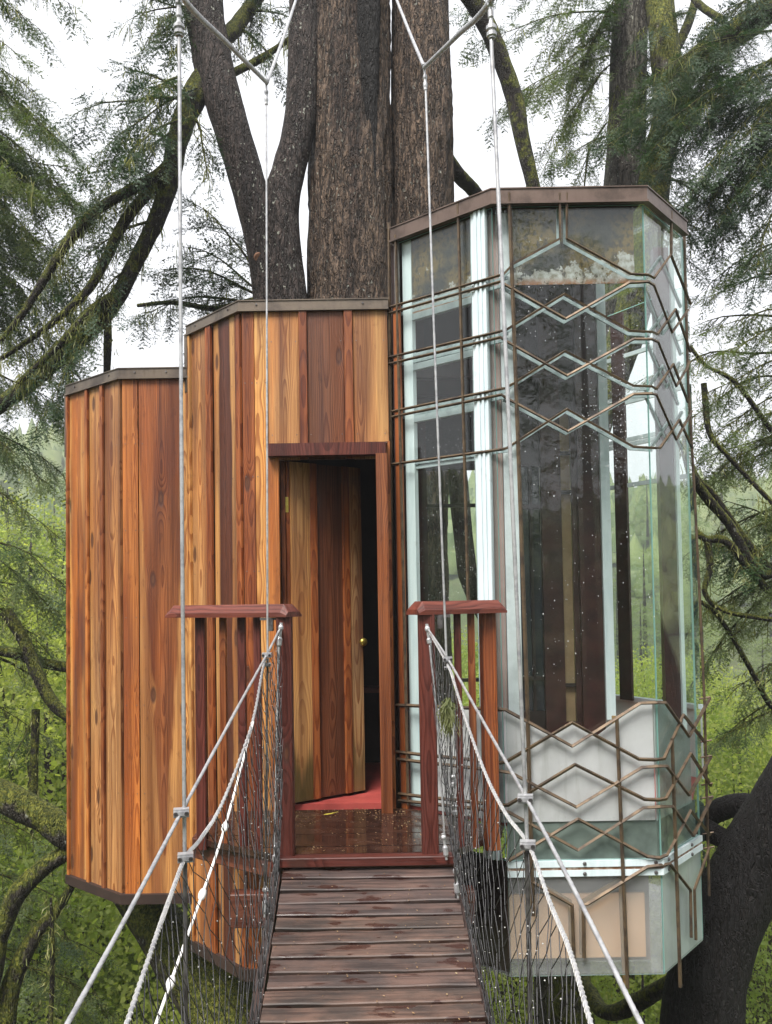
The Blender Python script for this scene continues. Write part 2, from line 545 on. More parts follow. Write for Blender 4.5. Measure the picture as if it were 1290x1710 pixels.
DROP = mat_plain('raindrop', (.62, .64, .66), .1, 0, .05, 3)

def mat_wet():
    t = NT('wet_plank')
    rnd = t.rnd()
    co = t.vadd(t.coord(), t.math('MULTIPLY', rnd, 23.0))
    g = t.noise(t.vmul(co, (2.2, 60, 60)), 1.0, 4, .6)
    b = t.noise(t.vmul(co, (4, 9, 9)), 1.0, 4, .6)
    w = t.noise(t.vmul(co, (5, 16, 16)), 1.0, 3, .5)
    c = t.mix(t.step(b, .35, .68), (.048, .034, .028, 1), (.13, .076, .056, 1))
    c = t.mix(t.math('MULTIPLY', t.step(rnd, .0, 1.0), .45), c, (.06, .043, .045, 1))
    c = t.mix(t.step(g, .42, .66, 0, .85), c, t.mix(1.0, c, (.32, .28, .28, 1), 'MULTIPLY'))
    wet = t.step(w, .56, .62)
    c = t.mix(t.math('MULTIPLY', wet, .75), c, (.035, .014, .011, 1))
    rg = t.math('SUBTRACT', t.math('ADD', .42, t.math('MULTIPLY', g, .25)), t.math('MULTIPLY', wet, .35))
    return t.done(t.bsdf(c, rg, 0, .5, t.bump(g, .4, .004)))
WETPLANK = mat_wet()
def mat_deck():
    t = NT('soaked_deck_board')
    co = t.coord()
    g = t.noise(t.vmul(co, (3, 50, 50)), 1.0, 4, .6)
    w = t.noise(t.vadd(t.vmul(co, (6, 9, 9)), t.math('MULTIPLY', t.rnd(), 3.0)), 1.0, 4, .6)
    c = t.mix(t.step(w, .35, .7), (.026, .012, .009, 1), (.052, .024, .016, 1))
    rg = t.step(w, .40, .68, .04, .30)
    return t.done(t.bsdf(c, rg, 0, .6, t.bump(g, .12, .002)))
DECKM = mat_deck()

def mat_bark(name, c1, c2, moss=0.0, lichen=.35, sc=1.0):
    t = NT(name)
    pos = t.coord()
    v = t.vmul(pos, (sc, sc, sc))
    warp = t.noise(v, 6, 3)
    vv = t.vadd(t.vmul(v, (1, 1, .26)), t.math('MULTIPLY', warp, .16))
    cr = t.vor(vv, 44, 'DISTANCE_TO_EDGE')
    fl = t.noise(t.vmul(v, (60, 60, 14)), 1.0, 5, .65)
    big = t.noise(t.vmul(v, (3.5, 3.5, .35)), 1.0, 3)
    crack = t.math('MULTIPLY', t.step(cr, .12, .0), t.step(t.noise(v, 11, 3), .35, .65))
    fv = t.vadd(t.vmul(v, (17, 17, 1.9)), t.math('MULTIPLY', warp, 1.1))
    fn = t.math('ABSOLUTE', t.math('SUBTRACT', t.noise(fv, 1.0, 3, .6), .5))
    fur = t.step(fn, .055, .0)
    crack = t.math('MAXIMUM', crack, t.math('MULTIPLY', fur, .9))
    c = t.mix(t.step(fl, .35, .7), c1, c2)
    c = t.mix(t.step(big, .52, .66, 0, .8), c, t.mix(1.0, c, (.28, .25, .28, 1), 'MULTIPLY'))
    c = t.mix(t.math('MULTIPLY', crack, .85), c, (.012, .009, .008, 1))
    sp = t.noise(t.vmul(v, (36, 36, 22)), 1.0, 3, .6)
    reg = t.noise(v, 1.7, 3)
    lm = t.math('MULTIPLY', t.step(sp, .63, .67), t.step(reg, .40, .6, 0, lichen * 2))
    c = t.mix(t.math('MINIMUM', lm, .8), c, (.34, .35, .30, 1))
    if moss:
        nz = t.xyz(t.geo('Normal'))[2]
        mn = t.noise(v, 7, 4, .65)
        mm = t.step(t.math('ADD', t.math('ADD', t.math('MULTIPLY', nz, .32), mn), moss), .78, .95)
        mc = t.mix(t.step(t.noise(v, 45, 3), .35, .7), (.05, .065, .012, 1), (.19, .19, .03, 1))
        c = t.mix(mm, c, mc)
    h = t.math('SUBTRACT', t.math('MULTIPLY', fl, .9), crack)
    return t.done(t.bsdf(c, .68, 0, .25, t.bump(h, 1.0, .03)))
BARK = mat_bark('fir_bark', (.048, .034, .026, 1), (.205, .14, .098, 1), 0, .30)
BARKDARK = mat_bark('wet_dark_bark', (.022, .017, .016, 1), (.085, .063, .055, 1), 0.0, 1.0)
BARKMOSS = mat_bark('mossy_bark', (.04, .034, .027, 1), (.10, .085, .068, 1), .40, .6)
BARKBLACK = mat_bark('black_wet_bark', (.005, .0045, .0045, 1), (.014, .012, .012, 1), 0.0, .03)
BARKLICHEN = mat_bark('lichen_bark', (.075, .068, .055, 1), (.20, .185, .155, 1), .06, 1.1)
LIMB = mat_bark('mossy_limb', (.022, .018, .016, 1), (.055, .045, .036, 1), .36, .35, 1.6)

def mat_leaf(name, dark, light, trans=.35, warm=None, sc=1.3):
    t = NT(name)
    pos = t.geo('Position')
    a = t.noise(pos, sc, 3)
    b = t.noise(pos, 9, 2)
    c = t.mix(t.step(a, .35, .65), dark, light)
    if warm:
        c = t.mix(t.step(b, .58, .72, 0, .7), c, warm)
    df = t.bsdf(c, .5, 0, .35)
    tl = t.n('ShaderNodeBsdfTranslucent'); t.put(tl.inputs[0], t.mix(1.0, c, (1.3, 1.4, .7, 1), 'MULTIPLY'))
    ms = t.n('ShaderNodeMixShader'); ms.inputs[0].default_value = trans
    t.t.links.new(df, ms.inputs[1]); t.t.links.new(tl.outputs[0], ms.inputs[2])
    return t.done(ms.outputs[0])
NEEDLE = mat_leaf('fir_needles', (.036, .072, .026, 1), (.12, .155, .052, 1), .38, (.22, .21, .06, 1))
NEEDLEDARK = mat_leaf('dark_fir_needles', (.018, .044, .023, 1), (.045, .080, .036, 1), .28, (.12, .125, .04, 1))
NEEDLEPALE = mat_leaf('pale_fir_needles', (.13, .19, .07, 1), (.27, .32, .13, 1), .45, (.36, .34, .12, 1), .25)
LEAFY = mat_leaf('leafy_green', (.20, .26, .07, 1), (.40, .43, .14, 1), .62, (.46, .42, .11, 1), .35)
MOSSHANG = mat_leaf('hanging_moss', (.10, .12, .04, 1), (.23, .23, .08, 1), .4, None, 3)
def mat_ground():
    t = NT('forest_floor')
    p = t.coord()
    a = t.noise(p, .25, 5, .6)
    b = t.noise(p, 2.5, 4, .6)
    c = t.mix(t.step(a, .38, .62), (.045, .065, .022, 1), (.085, .10, .04, 1))
    c = t.mix(t.step(b, .5, .7, 0, .6), c, (.05, .042, .028, 1))
    return t.done(t.bsdf(c, .9, 0, .2, t.bump(b, .5, .3)))
GROUND = mat_ground()
LITTER = mat_leaf('fallen_needles', (.12, .06, .03, 1), (.34, .22, .11, 1), .2, (.4, .34, .2, 1), 20)

# ================================================================== TIMBER CABIN
def plan(u, Y):
    q = P(u, 1000, Y)
    return (q.x, Y)

A0, AB, BC, CD, DE = plan(118, 6.11), plan(206, 5.68), plan(322, 5.68), plan(409, 5.22), plan(657, 5.22)
FA, FB, FC, FD = Face(A0, AB), Face(AB, BC), Face(BC, CD), Face(CD, DE)
ZB1, ZB0 = FB.hit(270, 634)[1], FB.hit(225, 1492)[1]
ZD1, ZD0 = FD.hit(540, 521)[1], FD.hit(415, 1617)[1]
ZBF, ZDF = FB.hit(270, 617)[1], FD.hit(540, 504)[1]

cabin = thing('timber_cabin', (-1.0, 5.6, ZB0), 'orange redwood board and batten cabin with stepped roof and door ajar', 'treehouse')

HEART = {'orange': (.46, .175, .046, 1), 'tan': (.52, .275, .110, 1), 'dark': (.15, .058, .028, 1), 'red': (.32, .105, .032, 1),
         'gold': (.60, .33, .115, 1), 'brown': (.29, .105, .036, 1), 'pale': (.52, .33, .16, 1), 'purple': (.13, .045, .026, 1), 'paint': (.115, .030, .022, 1), 'rail': (.145, .040, .027, 1)}

def wood(o, heart, px=0.0, pd=0.05, sap=9.0, stain=.25, knot=.4, pale=.2, taper=0.0, rot=0.0):
    o['taper'], o['rot'] = float(taper), float(rot)
    h = HEART[heart]
    j = 1 + random.uniform(-.10, .10)
    o.color = (h[0] * j, h[1] * j, h[2] * j, 1)
    o['pith_x'], o['pith_d'], o['sap'], o['stain'], o['knot'], o['pale'] = float(px), float(pd), float(sap), float(stain), float(knot), float(pale)
    return o

def face_board(name, parent, face, u0, u1, z0, z1, off, t, heart, **kw):
    a, b = face.hit(u0, 1000)[0], face.hit(u1, 1000)[0]
    w = b - a
    me = board_mesh(w, z1 - z0, t, WOOD, name=name)
    o = link(name, me, parent, face.M((a + b) / 2, z0, off))
    return wood(o, heart, **kw)

def cladding(face, rows, z0, z1, parent=None):
    for u0, u1, kind, heart, kw in rows:
        bat = kind == 'batten'
        off = .0 if not bat else .018
        face_board('batten' if bat else 'board', parent or cabin, face, u0 + (0 if bat else .25), u1 - (0 if bat else .25), z0, z1,
                   off + random.uniform(0, .002), .018, heart, **kw)

K = dict
cladding(FA, [
    (118.5, 121.5, 'batten', 'orange', K(knot=0)),
    (121.5, 150.5, 'board', 'orange', K(px=-.01, pd=.02, sap=.07, stain=.8, knot=.35, pale=.1)),
    (150.5, 154.5, 'batten', 'orange', K(knot=0)),
    (154.5, 176, 'board', 'tan', K(px=.03, pd=.04, sap=.085, stain=.55, knot=.7, pale=.6)),
    (175.5, 180, 'batten', 'brown', K(knot=0)),
    (180, 205.5, 'board', 'tan', K(px=.0, pd=.09, sap=.14, stain=.35, knot=.15, pale=.2)),
], ZB0, ZB1 + .01)
cladding(FB, [
    (207, 233.5, 'board', 'orange', K(px=.03, pd=.012, sap=9, stain=.15, knot=.1)),
    (234.5, 309, 'board', 'brown', K(px=.004, pd=.030, sap=.078, stain=.25, knot=.6, pale=.25, taper=.046)),
    (309.5, 322, 'board', 'gold', K(px=-.02, pd=.03, sap=9, stain=.1, knot=.8)),
], ZB0, ZB1 + .01)
cladding(FC, [
    (322.5, 327.5, 'batten', 'gold', K(knot=0)),
    (327.5, 355, 'board', 'tan', K(px=.0, pd=.07, sap=.14, stain=.3, knot=.5, pale=.5)),
    (355, 363.5, 'batten', 'red', K(knot=0)),
    (364.5, 400.5, 'board', 'purple', K(px=.0, pd=.02, sap=.066, stain=.5, knot=.15, pale=.7)),
    (400.5, 408.5, 'board', 'red', K(px=0, pd=.05, stain=.1, knot=0)),
], ZD0, ZD1 + .01)
cladding(FD, [
    (409.5, 430, 'board', 'red', K(px=.0, pd=.018, stain=.2, knot=.8)),
    (430, 452.5, 'board', 'gold', K(px=-.03, pd=.06, sap=.10, stain=.12, knot=.15, pale=.8)),
], ZD0, ZD1 + .01)
z_lin0, z_lin1 = FD.hit(550, 765)[1], FD.hit(550, 746)[1]
cladding(FD, [
    (453, 505.5, 'board', 'tan', K(px=.01, pd=.02, sap=.11, stain=.18, knot=.2, pale=.9)),
    (505.5, 519, 'batten', 'red', K(knot=0, stain=.1)),
    (519, 581.5, 'board', 'dark', K(px=.0, pd=.05, sap=9, stain=.5, knot=.98)),
    (581.5, 596, 'batten', 'red', K(knot=0, stain=.1)),
    (596, 655, 'board', 'tan', K(px=-.06, pd=.02, sap=.10, stain=.2, knot=.1, pale=.9)),
], z_lin0 - .01, ZD1 + .01)
cladding(FD, [(453, 505, 'board', 'tan', K(sap=.1, pd=.03)), (505, 519, 'batten', 'red', K(knot=0)), (519, 581, 'board', 'orange', K(sap=.1, pd=.03)),
              (581, 596, 'batten', 'red', K(knot=0)), (596, 655, 'board', 'brown', K(pd=.03))], ZD0, -.10)
face_board('batten', cabin, FD, 648.5, 656, -.1, z_lin1 + .02, .014, .03, 'orange', knot=0, stain=.1)
# nail heads in the boards
nv, nf = [], []
for face, us, z_ in ((FA, (126, 145, 158, 171, 184, 201), (ZB0, ZB1)), (FB, (212, 229, 241, 303), (ZB0, ZB1)), (FC, (331, 351, 369, 396), (ZD0, ZD1)), (FD, (414, 426, 434, 449), (ZD0, ZD1)), (FD, (459, 500, 524, 576, 602, 648), (z_lin1, ZD1))):
    for u_ in us:
        s_ = face.hit(u_, 1000)[0]
        zz = z_[0] + .07
        while zz < z_[1] - .03:
            i = len(nv); q_ = [face.at(s_ + .0035 * math.cos(a_ * math.pi / 3), zz + .0035 * math.sin(a_ * math.pi / 3), .0208) for a_ in range(6)]
            nv += q_; nf.append(tuple(range(i, i + 6))); zz += .55
nh = link('nail_heads', mesh('nail_heads', nv, nf, BOLT), cabin); nh['kind'] = 'stuff'
# corner pieces under the battens: dark sheathing behind the boards
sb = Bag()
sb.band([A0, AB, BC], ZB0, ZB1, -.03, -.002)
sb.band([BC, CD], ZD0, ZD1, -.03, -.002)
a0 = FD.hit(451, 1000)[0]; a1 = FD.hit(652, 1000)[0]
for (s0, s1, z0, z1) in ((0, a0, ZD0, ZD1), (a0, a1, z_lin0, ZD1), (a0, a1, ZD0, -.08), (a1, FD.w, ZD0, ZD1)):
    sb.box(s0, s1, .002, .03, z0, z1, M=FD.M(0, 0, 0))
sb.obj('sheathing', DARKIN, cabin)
# side and rear walls
rb = Bag()
rear = [(A0[0], A0[1]), (A0[0] + .02, 6.75), (DE[0] + .12, 6.75)]
rb.box(A0[0], A0[0] + .03, A0[1], 6.75, ZB0, ZB1)
rb.box(A0[0], BC[0], 6.72, 6.75, ZB0, ZB1)
rb.box(BC[0] - .0, DE[0] + .1, 6.72, 6.75, ZD0, ZD1)
rb.box(BC[0] - .02, BC[0] + .01, 5.72, 6.72, ZB1 + .001, ZD1)
rb.obj('rear_wall', DARKIN, cabin)
# roofs
ro = Bag()
ro.prism([A0, AB, BC, (BC[0], 6.72), (A0[0] + .03, 6.72)], ZB1 - .03, ZBF - .02)
ro.prism([(BC[0] + .01, BC[1] + .02), CD, DE, (DE[0], 6.72), (BC[0] + .01, 6.72)], ZD1 - .03, ZDF - .02)
ro.obj('roof', FLASH, cabin)
for path, z0, z1 in (([A0, AB, BC], ZB1, ZBF), ([BC, CD, DE], ZD1, ZDF)):
    f = Bag()
    f.band(path, z0 + .012, z1, .005, .034)
    f.band(path, z0, z0 + .0115, .005, .044)
    f.band(path, z1 + .0005, z1 + .006, -.05, .040)
    fo = f.obj('roof_flashing', FLASH, cabin)
    fs = Face(path[0], path[1]); fs2 = Face(path[1], path[2])
    for face_, ss in ((fs, (.12, fs.w - .1)), (fs2, (.09, fs2.w - .15))):
        for s_ in ss:
            c_ = face_.at(s_, (z0 + z1) / 2 + .01, .034)
            sc_ = Bag(); sc_.tube([c_, c_ + Vector((face_.n.x, face_.n.y, 0)) * .006], .006, 8); sc_.obj('screw', BOLT, fo)
# upright edge flashing where each roof steps
e = Bag(); e.box(-.012, .022, -.04, .03, ZD1 - .36, ZD1 + .012, M=FC.M(0, 0, 0)); e.obj('edge_flashing', FLASH, cabin)
e = Bag(); e.box(-.012, .016, -.036, .03, ZB1 - .42, ZB1 + .012, M=FA.M(0, 0, 0)); e.obj('edge_flashing', FLASH, cabin)
# bottom trim
bt = Bag(); bt.band([A0, AB, BC], ZB0 - .055, ZB0 + .004, -.5, .045); bt.obj('base_trim', DARKIN, cabin)
bt = Bag(); bt.band([BC, CD, DE], ZD0 - .06, ZD0 + .004, -.5, .04); bt.obj('base_trim', DARKIN, cabin)
fl = Bag()
fl.prism([A0, AB, BC, (BC[0], 6.72), (A0[0] + .03, 6.72)], ZB0 - .05, ZB0 - .005)
fl.prism([BC, CD, DE, (DE[0], 6.72), (BC[0] + .01, 6.72)], ZD0 - .055, ZD0 - .005)
fl.obj('underside', DARKIN, cabin)
# room behind the door
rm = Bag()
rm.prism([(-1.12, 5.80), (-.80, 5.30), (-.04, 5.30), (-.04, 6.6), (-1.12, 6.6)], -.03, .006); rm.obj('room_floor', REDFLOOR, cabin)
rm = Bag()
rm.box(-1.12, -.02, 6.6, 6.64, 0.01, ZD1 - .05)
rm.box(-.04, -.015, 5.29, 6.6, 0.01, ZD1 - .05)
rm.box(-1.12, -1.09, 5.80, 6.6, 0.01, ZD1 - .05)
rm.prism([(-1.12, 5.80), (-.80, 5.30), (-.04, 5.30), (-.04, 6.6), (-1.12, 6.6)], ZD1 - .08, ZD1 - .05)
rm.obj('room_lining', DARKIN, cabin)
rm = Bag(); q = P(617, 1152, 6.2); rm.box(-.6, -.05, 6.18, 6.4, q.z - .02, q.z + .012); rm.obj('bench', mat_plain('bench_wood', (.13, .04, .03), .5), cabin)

# door frame
face_board('door_jamb', cabin, FD, 453, 471, 0.0, z_lin0, .032, .05, 'orange', px=.04, pd=.015, stain=.15, knot=0)
face_board('door_jamb', cabin, FD, 632, 651, 0.0, z_lin0, .032, .12, 'brown', px=.04, pd=.015, stain=.15, knot=0)
lt = face_board('lintel', cabin, FD, 455, 649, z_lin0 - .004, z_lin1, .075, .07, 'paint', pd=.3, knot=0, stain=.1)
b = Bag(); b.box(-.005, FD.hit(649, 1000)[0] - FD.hit(455, 1000)[0] + .01, -.085, .0, 0, .008, M=FD.M(FD.hit(455, 1000)[0] - .003, z_lin1 + .002, 0)); b.obj('drip_cap', FLASH, lt)

face_board('door_stop', cabin, FD, 470.8, 478, 0.0, z_lin0, -.032, .02, 'red', knot=0, stain=.1)
# the open door leaf
H0, H1 = plan(476, 5.262), plan(602, 5.60)
FR = Face(H0, H1)
ZT, ZBt = FR.hit(482, 772)[1], .025
door = Bag(); door.box(0, FR.w, 0, .03, ZBt, ZT, M=FR.M(0, 0, 0))
door_o = door.obj('door', DARKIN, cabin)
door_o['label'] = 'board and batten door standing ajar, swung into the dark room'
for u0, u1, off, hrt, kw in ((477, 482.5, .004, 'red', K(knot=0)), (482.5, 515, .012, 'pale', K(px=0, pd=.08, stain=.08, knot=0, sap=.05, pale=1, rot=.9)),
                             (515, 526.5, .016, 'red', K(knot=0)), (526.5, 569.5, .002, 'dark', K(px=0, pd=.05, stain=.5, knot=.95)),
                             (569.5, 580.5, .016, 'red', K(knot=0)), (580.5, 601, .010, 'pale', K(px=0, pd=.05, stain=.6, knot=.1, sap=.06, pale=.5, rot=.7))):
    face_board('door_batten' if u1 - u0 < 14 else 'door_board', door_o, FR, u0, u1, ZBt, ZT, off + .0005, .02, hrt, **kw)
s0, z0 = FR.hit(585.5, 1107); s1, z1 = FR.hit(596, 1057)
b = Bag(); b.box(s0, s1, -.018, -.009, z0, z1, M=FR.M(0, 0, 0)); b.box(s0 + .012, s1 - .012, -.020, -.0182, z0 + .03, z0 + .055, M=FR.M(0, 0, 0)); b.obj('lock_plate', PLATE, door_o)
b = Bag(); s2, z2 = FR.hit(597.5, 1072)
prof = [(0, .012), (.012, .012), (.014, .008), (.03, .008), (.035, .019), (.045, .026), (.056, .025), (.064, .016), (.066, .001)]
b.tube([FR.at(s2, z2, .012 + d) for d, _ in prof], [r for _, r in prof], 18); b.obj('door_knob', BRASS, door_o, smooth=True)
s0, z0 = FD.hit(471.5, 855); s1, z1 = FD.hit(481, 829)
b = Bag(); b.box(s0, s1, -.002, .002, z0, z1, M=FD.M(0, 0, -.028))
b.tube([FD.at(s0 + .002, z0, -.024), FD.at(s0 + .002, z1, -.024)], .006, 8)
for k in range(3):
    for sx in (.35, .75):
        c = FD.at(s0 + (s1 - s0) * sx, z0 + (z1 - z0) * (.2 + .3 * k), -.026); b.tube([c, c + Vector((0, -.003, 0))], .0035, 6)
b.obj('hinge', BRASS, door_o)

# ================================================================== GLASS TOWER
L0, L1, R0, R1, S1, B0 = plan(668, 5.215), plan(838, 4.73), plan(1093, 4.73), plan(1158, 5.18), plan(1166, 5.85), plan(1006, 6.6)
FL, FF, FE, FS, FK = Face(L0, L1), Face(L1, R0), Face(R0, R1), Face(R1, S1), Face(B0, S1)
ZTF, ZTG = FF.hit(950, 318)[1], FF.hit(950, 343)[1]
ZR1, ZR0, ZX0 = FF.hit(950, 1437)[1], FF.hit(950, 1463)[1], FF.hit(960, 1630)[1]
tower = thing('glass_tower', (.95, 5.5, ZX0), 'octagonal glazed tower with bronze diamond lattice and pale blue frames beside the cabin door', 'glass room')

def pane(name, face, s0, s1, z0, z1, off=0.0, t=.009, m=GLASS, parent=None):
    M = face.M(0, 0, off)
    b = Bag()
    v = [M @ Vector((x, y, z)) for z in (z0, z1) for y in (0, t) for x in (s0, s1)]
    b.add(v, [(0, 1, 5, 4), (2, 6, 7, 3)], 0)
    b.add(v, [(0, 2, 3, 1), (4, 5, 7, 6), (0, 4, 6, 2), (1, 3, 7, 5)], 1)
    return b.obj(name, [m, GEDGE], parent or tower)

pane('glass_pane', FL, .02, FL.w - .012, ZR1 + .002, ZTG - .002)
pane('glass_pane', FF, .012, FF.w - .004, ZR1 + .002, ZTG - .002)
pane('glass_pane', FE, .004, FE.w - .006, ZR1 + .002, ZTG - .002, m=SIDEGLASS)
pane('glass_pane', FS, .006, FS.w - .006, ZX0, ZTG - .002, m=SIDEGLASS)
pane('glass_pane', FK, .006, FK.w - .008, FK.hit(1050, 1163)[1], ZTG - .05, m=GLASS)
pane('box_pane', FF, .004, FF.w - .004, ZX0, ZR0 - .002, m=FROSTBOX)
pane('box_pane', FE, .004, FE.w - .006, ZX0 + .0, ZR0 - .002, m=FROSTSIDE)
for bo in (bpy.data.objects[n] for n in ('box_pane', 'box_pane.001')):
    bo['label'] = 'frosted lower pane below the pale rail'

# roof, flashing
def ring_band(bag, pts, z0, z1, a, b_): bag.band(pts, z0, z1, a, b_)
TP = [L0, L1, R0, R1]
f = Bag(); f.band(TP, ZTG + .012, ZTF, .004, .030); f.band(TP, ZTG, ZTG + .0115, .004, .040); f.band(TP, ZTF + .0005, ZTF + .007, -.04, .036)
f.obj('roof_flashing', mat_metal('brown_flashing', (.15, .105, .085), (.075, .052, .042), .36, .5, 6), tower)
f = Bag(); f.prism([L0, L1, (R0[0] - .02, R0[1] + .01), (R0[0] - .06, 5.25), (B0[0] - .1, 6.6), (.05, 6.6)], ZTG + .0, ZTF - .02); f.obj('roof', DARKIN, tower)
f = Bag(); f.prism([(R0[0] - .016, R0[1] + .012), (R1[0] - .02, R1[1] + .01), (S1[0] - .02, S1[1]), (B0[0] - .09, 6.6), (R0[0] - .055, 5.25)], ZTG + .03, ZTG + .04); f.obj('roof_light', GLASS, tower)

# corner post of pale blue slats at the near left corner
def strip(name, face, u0, u1, z0, z1, off, t, m, v=1000, parent=None):
    a, b_ = face.hit(u0, v)[0], face.hit(u1, v)[0]
    b = Bag(); b.box(a, b_, -t, 0, z0, z1, M=face.M(0, 0, off)); return b.obj(name, m, parent or tower)
cp = strip('corner_post', FL, 806, 827, ZR1, ZTG - .001, -.002, .02, PAINT)
for u0, u1, t_ in ((801.5, 806, .014), (809, 813, .026), (817, 820.5, .028), (824, 827, .024)):
    strip('corner_slat', FL, u0, u1, ZR1, ZTG - .002, -.001, t_, PAINT, parent=cp)
DUSTY = mat_plain('dusty_blue_frame', (.36, .43, .45), .6, 0, .35, 9)
# LEFT FACE frames, behind the glass
lf_levels = [462, 474, 554, 566, 650, 661, 751]         # at the near corner, seen on the picture's v
zlv = [FL.hit(836, v)[1] for v in lf_levels]
strip('window_stile', FL, 677, 692, 0.02, ZTG, -.055, .03, PAINT)
strip('window_stile', FL, 793, 801, 0.02, ZTG, -.055, .03, DUSTY)
for k in (1, 3, 5):
    zz = zlv[k]
    b = Bag(); b.box(FL.hit(692, 1000)[0], FL.hit(793, 1000)[0], -.03, 0, zz - .045, zz - .008, M=FL.M(0, 0, -.057)); b.obj('window_rail', DUSTY, tower)
b = Bag(); b.box(FL.hit(692, 1000)[0], FL.hit(793, 1000)[0], -.02, 0, zlv[6] - .03, zlv[6] - .008, M=FL.M(0, 0, -.057)); b.obj('window_rail', DUSTY, tower)
def zobj(name, face, s0, s1, z0, z1, off, t, m, parent=None):
    """a panel whose object origin sits at its own lower left corner"""
    b = Bag(); b.box(0, s1 - s0, 0, t, 0, z1 - z0)
    return b.obj(name, m, parent or tower, face.M(s0, z0, off))
zobj('gilt_panel', FL, FL.hit(684, 1000)[0], FL.hit(794, 1000)[0], zlv[1] - .02, ZTG, -.03, .006, MOTTLED)
zobj('gilt_panel', FF, FF.hit(870, 1000)[0], FF.hit(1078, 1000)[0], FF.hit(950, 471)[1], ZTG, -.03, .006, MOTTLED)
zobj('metal_panel', FL, .012, FL.hit(684, 1000)[0] - .03, FL.hit(672, 505)[1], ZTG + .0, .012, .01, mat_metal('grey_sheet', (.22, .21, .20), (.09, .08, .075), .45, .5, 10))
# redwood corner board and its metal edge next to the door
face_board('corner_board', tower, FL, 669, 679, 0.0, FL.hit(672, 507)[1], .004, .02, 'red', px=.02, pd=.015, stain=.05, knot=.1)
# FRONT FACE frames
def fstrip(name, u0, u1, v0, v1, off, t, m): return strip(name, FF, u0, u1, FF.hit(950, v1)[1], FF.hit(950, v0)[1], off, t, m)
fstrip('mauve_board', 829, 848, 345, 1372, -.10, .02, mat_plain('mauve_board', (.33, .245, .225), .6, 0, .2, 5))
fstrip('window_stile', 849, 873, 345, 1372, -.095, .03, mat_plain('chalky_stile', (.60, .64, .67), .6, 0, .25, 7))

# interior: dark inner wall with narrow windows, seen through the front pane
FI = Face(plan(860, 5.65), plan(1030, 5.65))
def istrip(name, u0, u1, v0, v1, off, t, m):
    b = Bag(); s0_, s1_ = FI.hit(u0, 1000)[0], FI.hit(u1, 1000)[0]
    z0_, z1_ = FI.hit(950, v1)[1], min(ZTG - .01, FI.hit(950, v0)[1])
    b.box(0, s1_ - s0_, -t, 0, 0, z1_ - z0_); return b.obj(name, m, tower, FI.M(s0_, z0_, off))
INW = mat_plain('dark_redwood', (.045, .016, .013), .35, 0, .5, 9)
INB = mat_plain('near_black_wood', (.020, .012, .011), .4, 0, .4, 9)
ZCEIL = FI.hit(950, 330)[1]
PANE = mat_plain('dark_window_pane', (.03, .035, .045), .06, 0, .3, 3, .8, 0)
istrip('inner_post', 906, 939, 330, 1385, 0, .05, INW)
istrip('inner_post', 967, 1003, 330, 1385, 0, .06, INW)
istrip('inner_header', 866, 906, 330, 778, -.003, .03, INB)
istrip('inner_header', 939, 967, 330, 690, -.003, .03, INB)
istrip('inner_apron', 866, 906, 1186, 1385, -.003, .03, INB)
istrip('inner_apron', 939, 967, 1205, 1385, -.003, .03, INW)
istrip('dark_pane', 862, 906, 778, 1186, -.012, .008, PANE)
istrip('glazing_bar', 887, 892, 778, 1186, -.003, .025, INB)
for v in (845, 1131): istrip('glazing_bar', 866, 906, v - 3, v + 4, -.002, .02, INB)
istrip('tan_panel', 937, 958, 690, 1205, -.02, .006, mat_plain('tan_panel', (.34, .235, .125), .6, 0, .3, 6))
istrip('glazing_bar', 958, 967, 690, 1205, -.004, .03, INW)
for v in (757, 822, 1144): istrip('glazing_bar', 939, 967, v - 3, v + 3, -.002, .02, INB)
# pale stile at the end of the inner wall
istrip('window_stile', 1004, 1019, 330, 1200, .03, .05, PAINT)
# rear window wall seen through the left face
FB2 = Face(plan(640, 6.3), plan(900, 6.3))
def bstrip(name, u0, u1, v0, v1, off, t, m):
    b = Bag(); s0_, s1_ = FB2.hit(u0, 1000)[0], FB2.hit(u1, 1000)[0]
    z0_, z1_ = FB2.hit(750, v1)[1], min(ZTG - .01, FB2.hit(750, v0)[1])
    b.box(0, s1_ - s0_, -t, 0, 0, z1_ - z0_); return b.obj(name, m, tower, FB2.M(s0_, z0_, off))
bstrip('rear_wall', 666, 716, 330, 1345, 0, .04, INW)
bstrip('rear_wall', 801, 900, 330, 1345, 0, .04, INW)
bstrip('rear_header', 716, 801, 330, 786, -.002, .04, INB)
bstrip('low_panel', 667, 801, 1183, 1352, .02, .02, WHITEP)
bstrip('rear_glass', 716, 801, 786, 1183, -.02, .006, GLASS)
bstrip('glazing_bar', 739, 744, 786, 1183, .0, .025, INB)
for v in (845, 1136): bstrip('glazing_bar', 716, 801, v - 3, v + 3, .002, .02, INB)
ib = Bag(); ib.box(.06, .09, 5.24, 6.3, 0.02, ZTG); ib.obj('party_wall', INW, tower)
# inner beams crossing the dark upper room
for k, (yy, dz) in enumerate(((5.45, .16), (5.95, .16))):
    b = Bag(); b.box(.12, 1.05, yy, yy + .07, zlv[1] - .15 - dz, zlv[1] - .04 - dz); b.obj('beam', INW, tower)
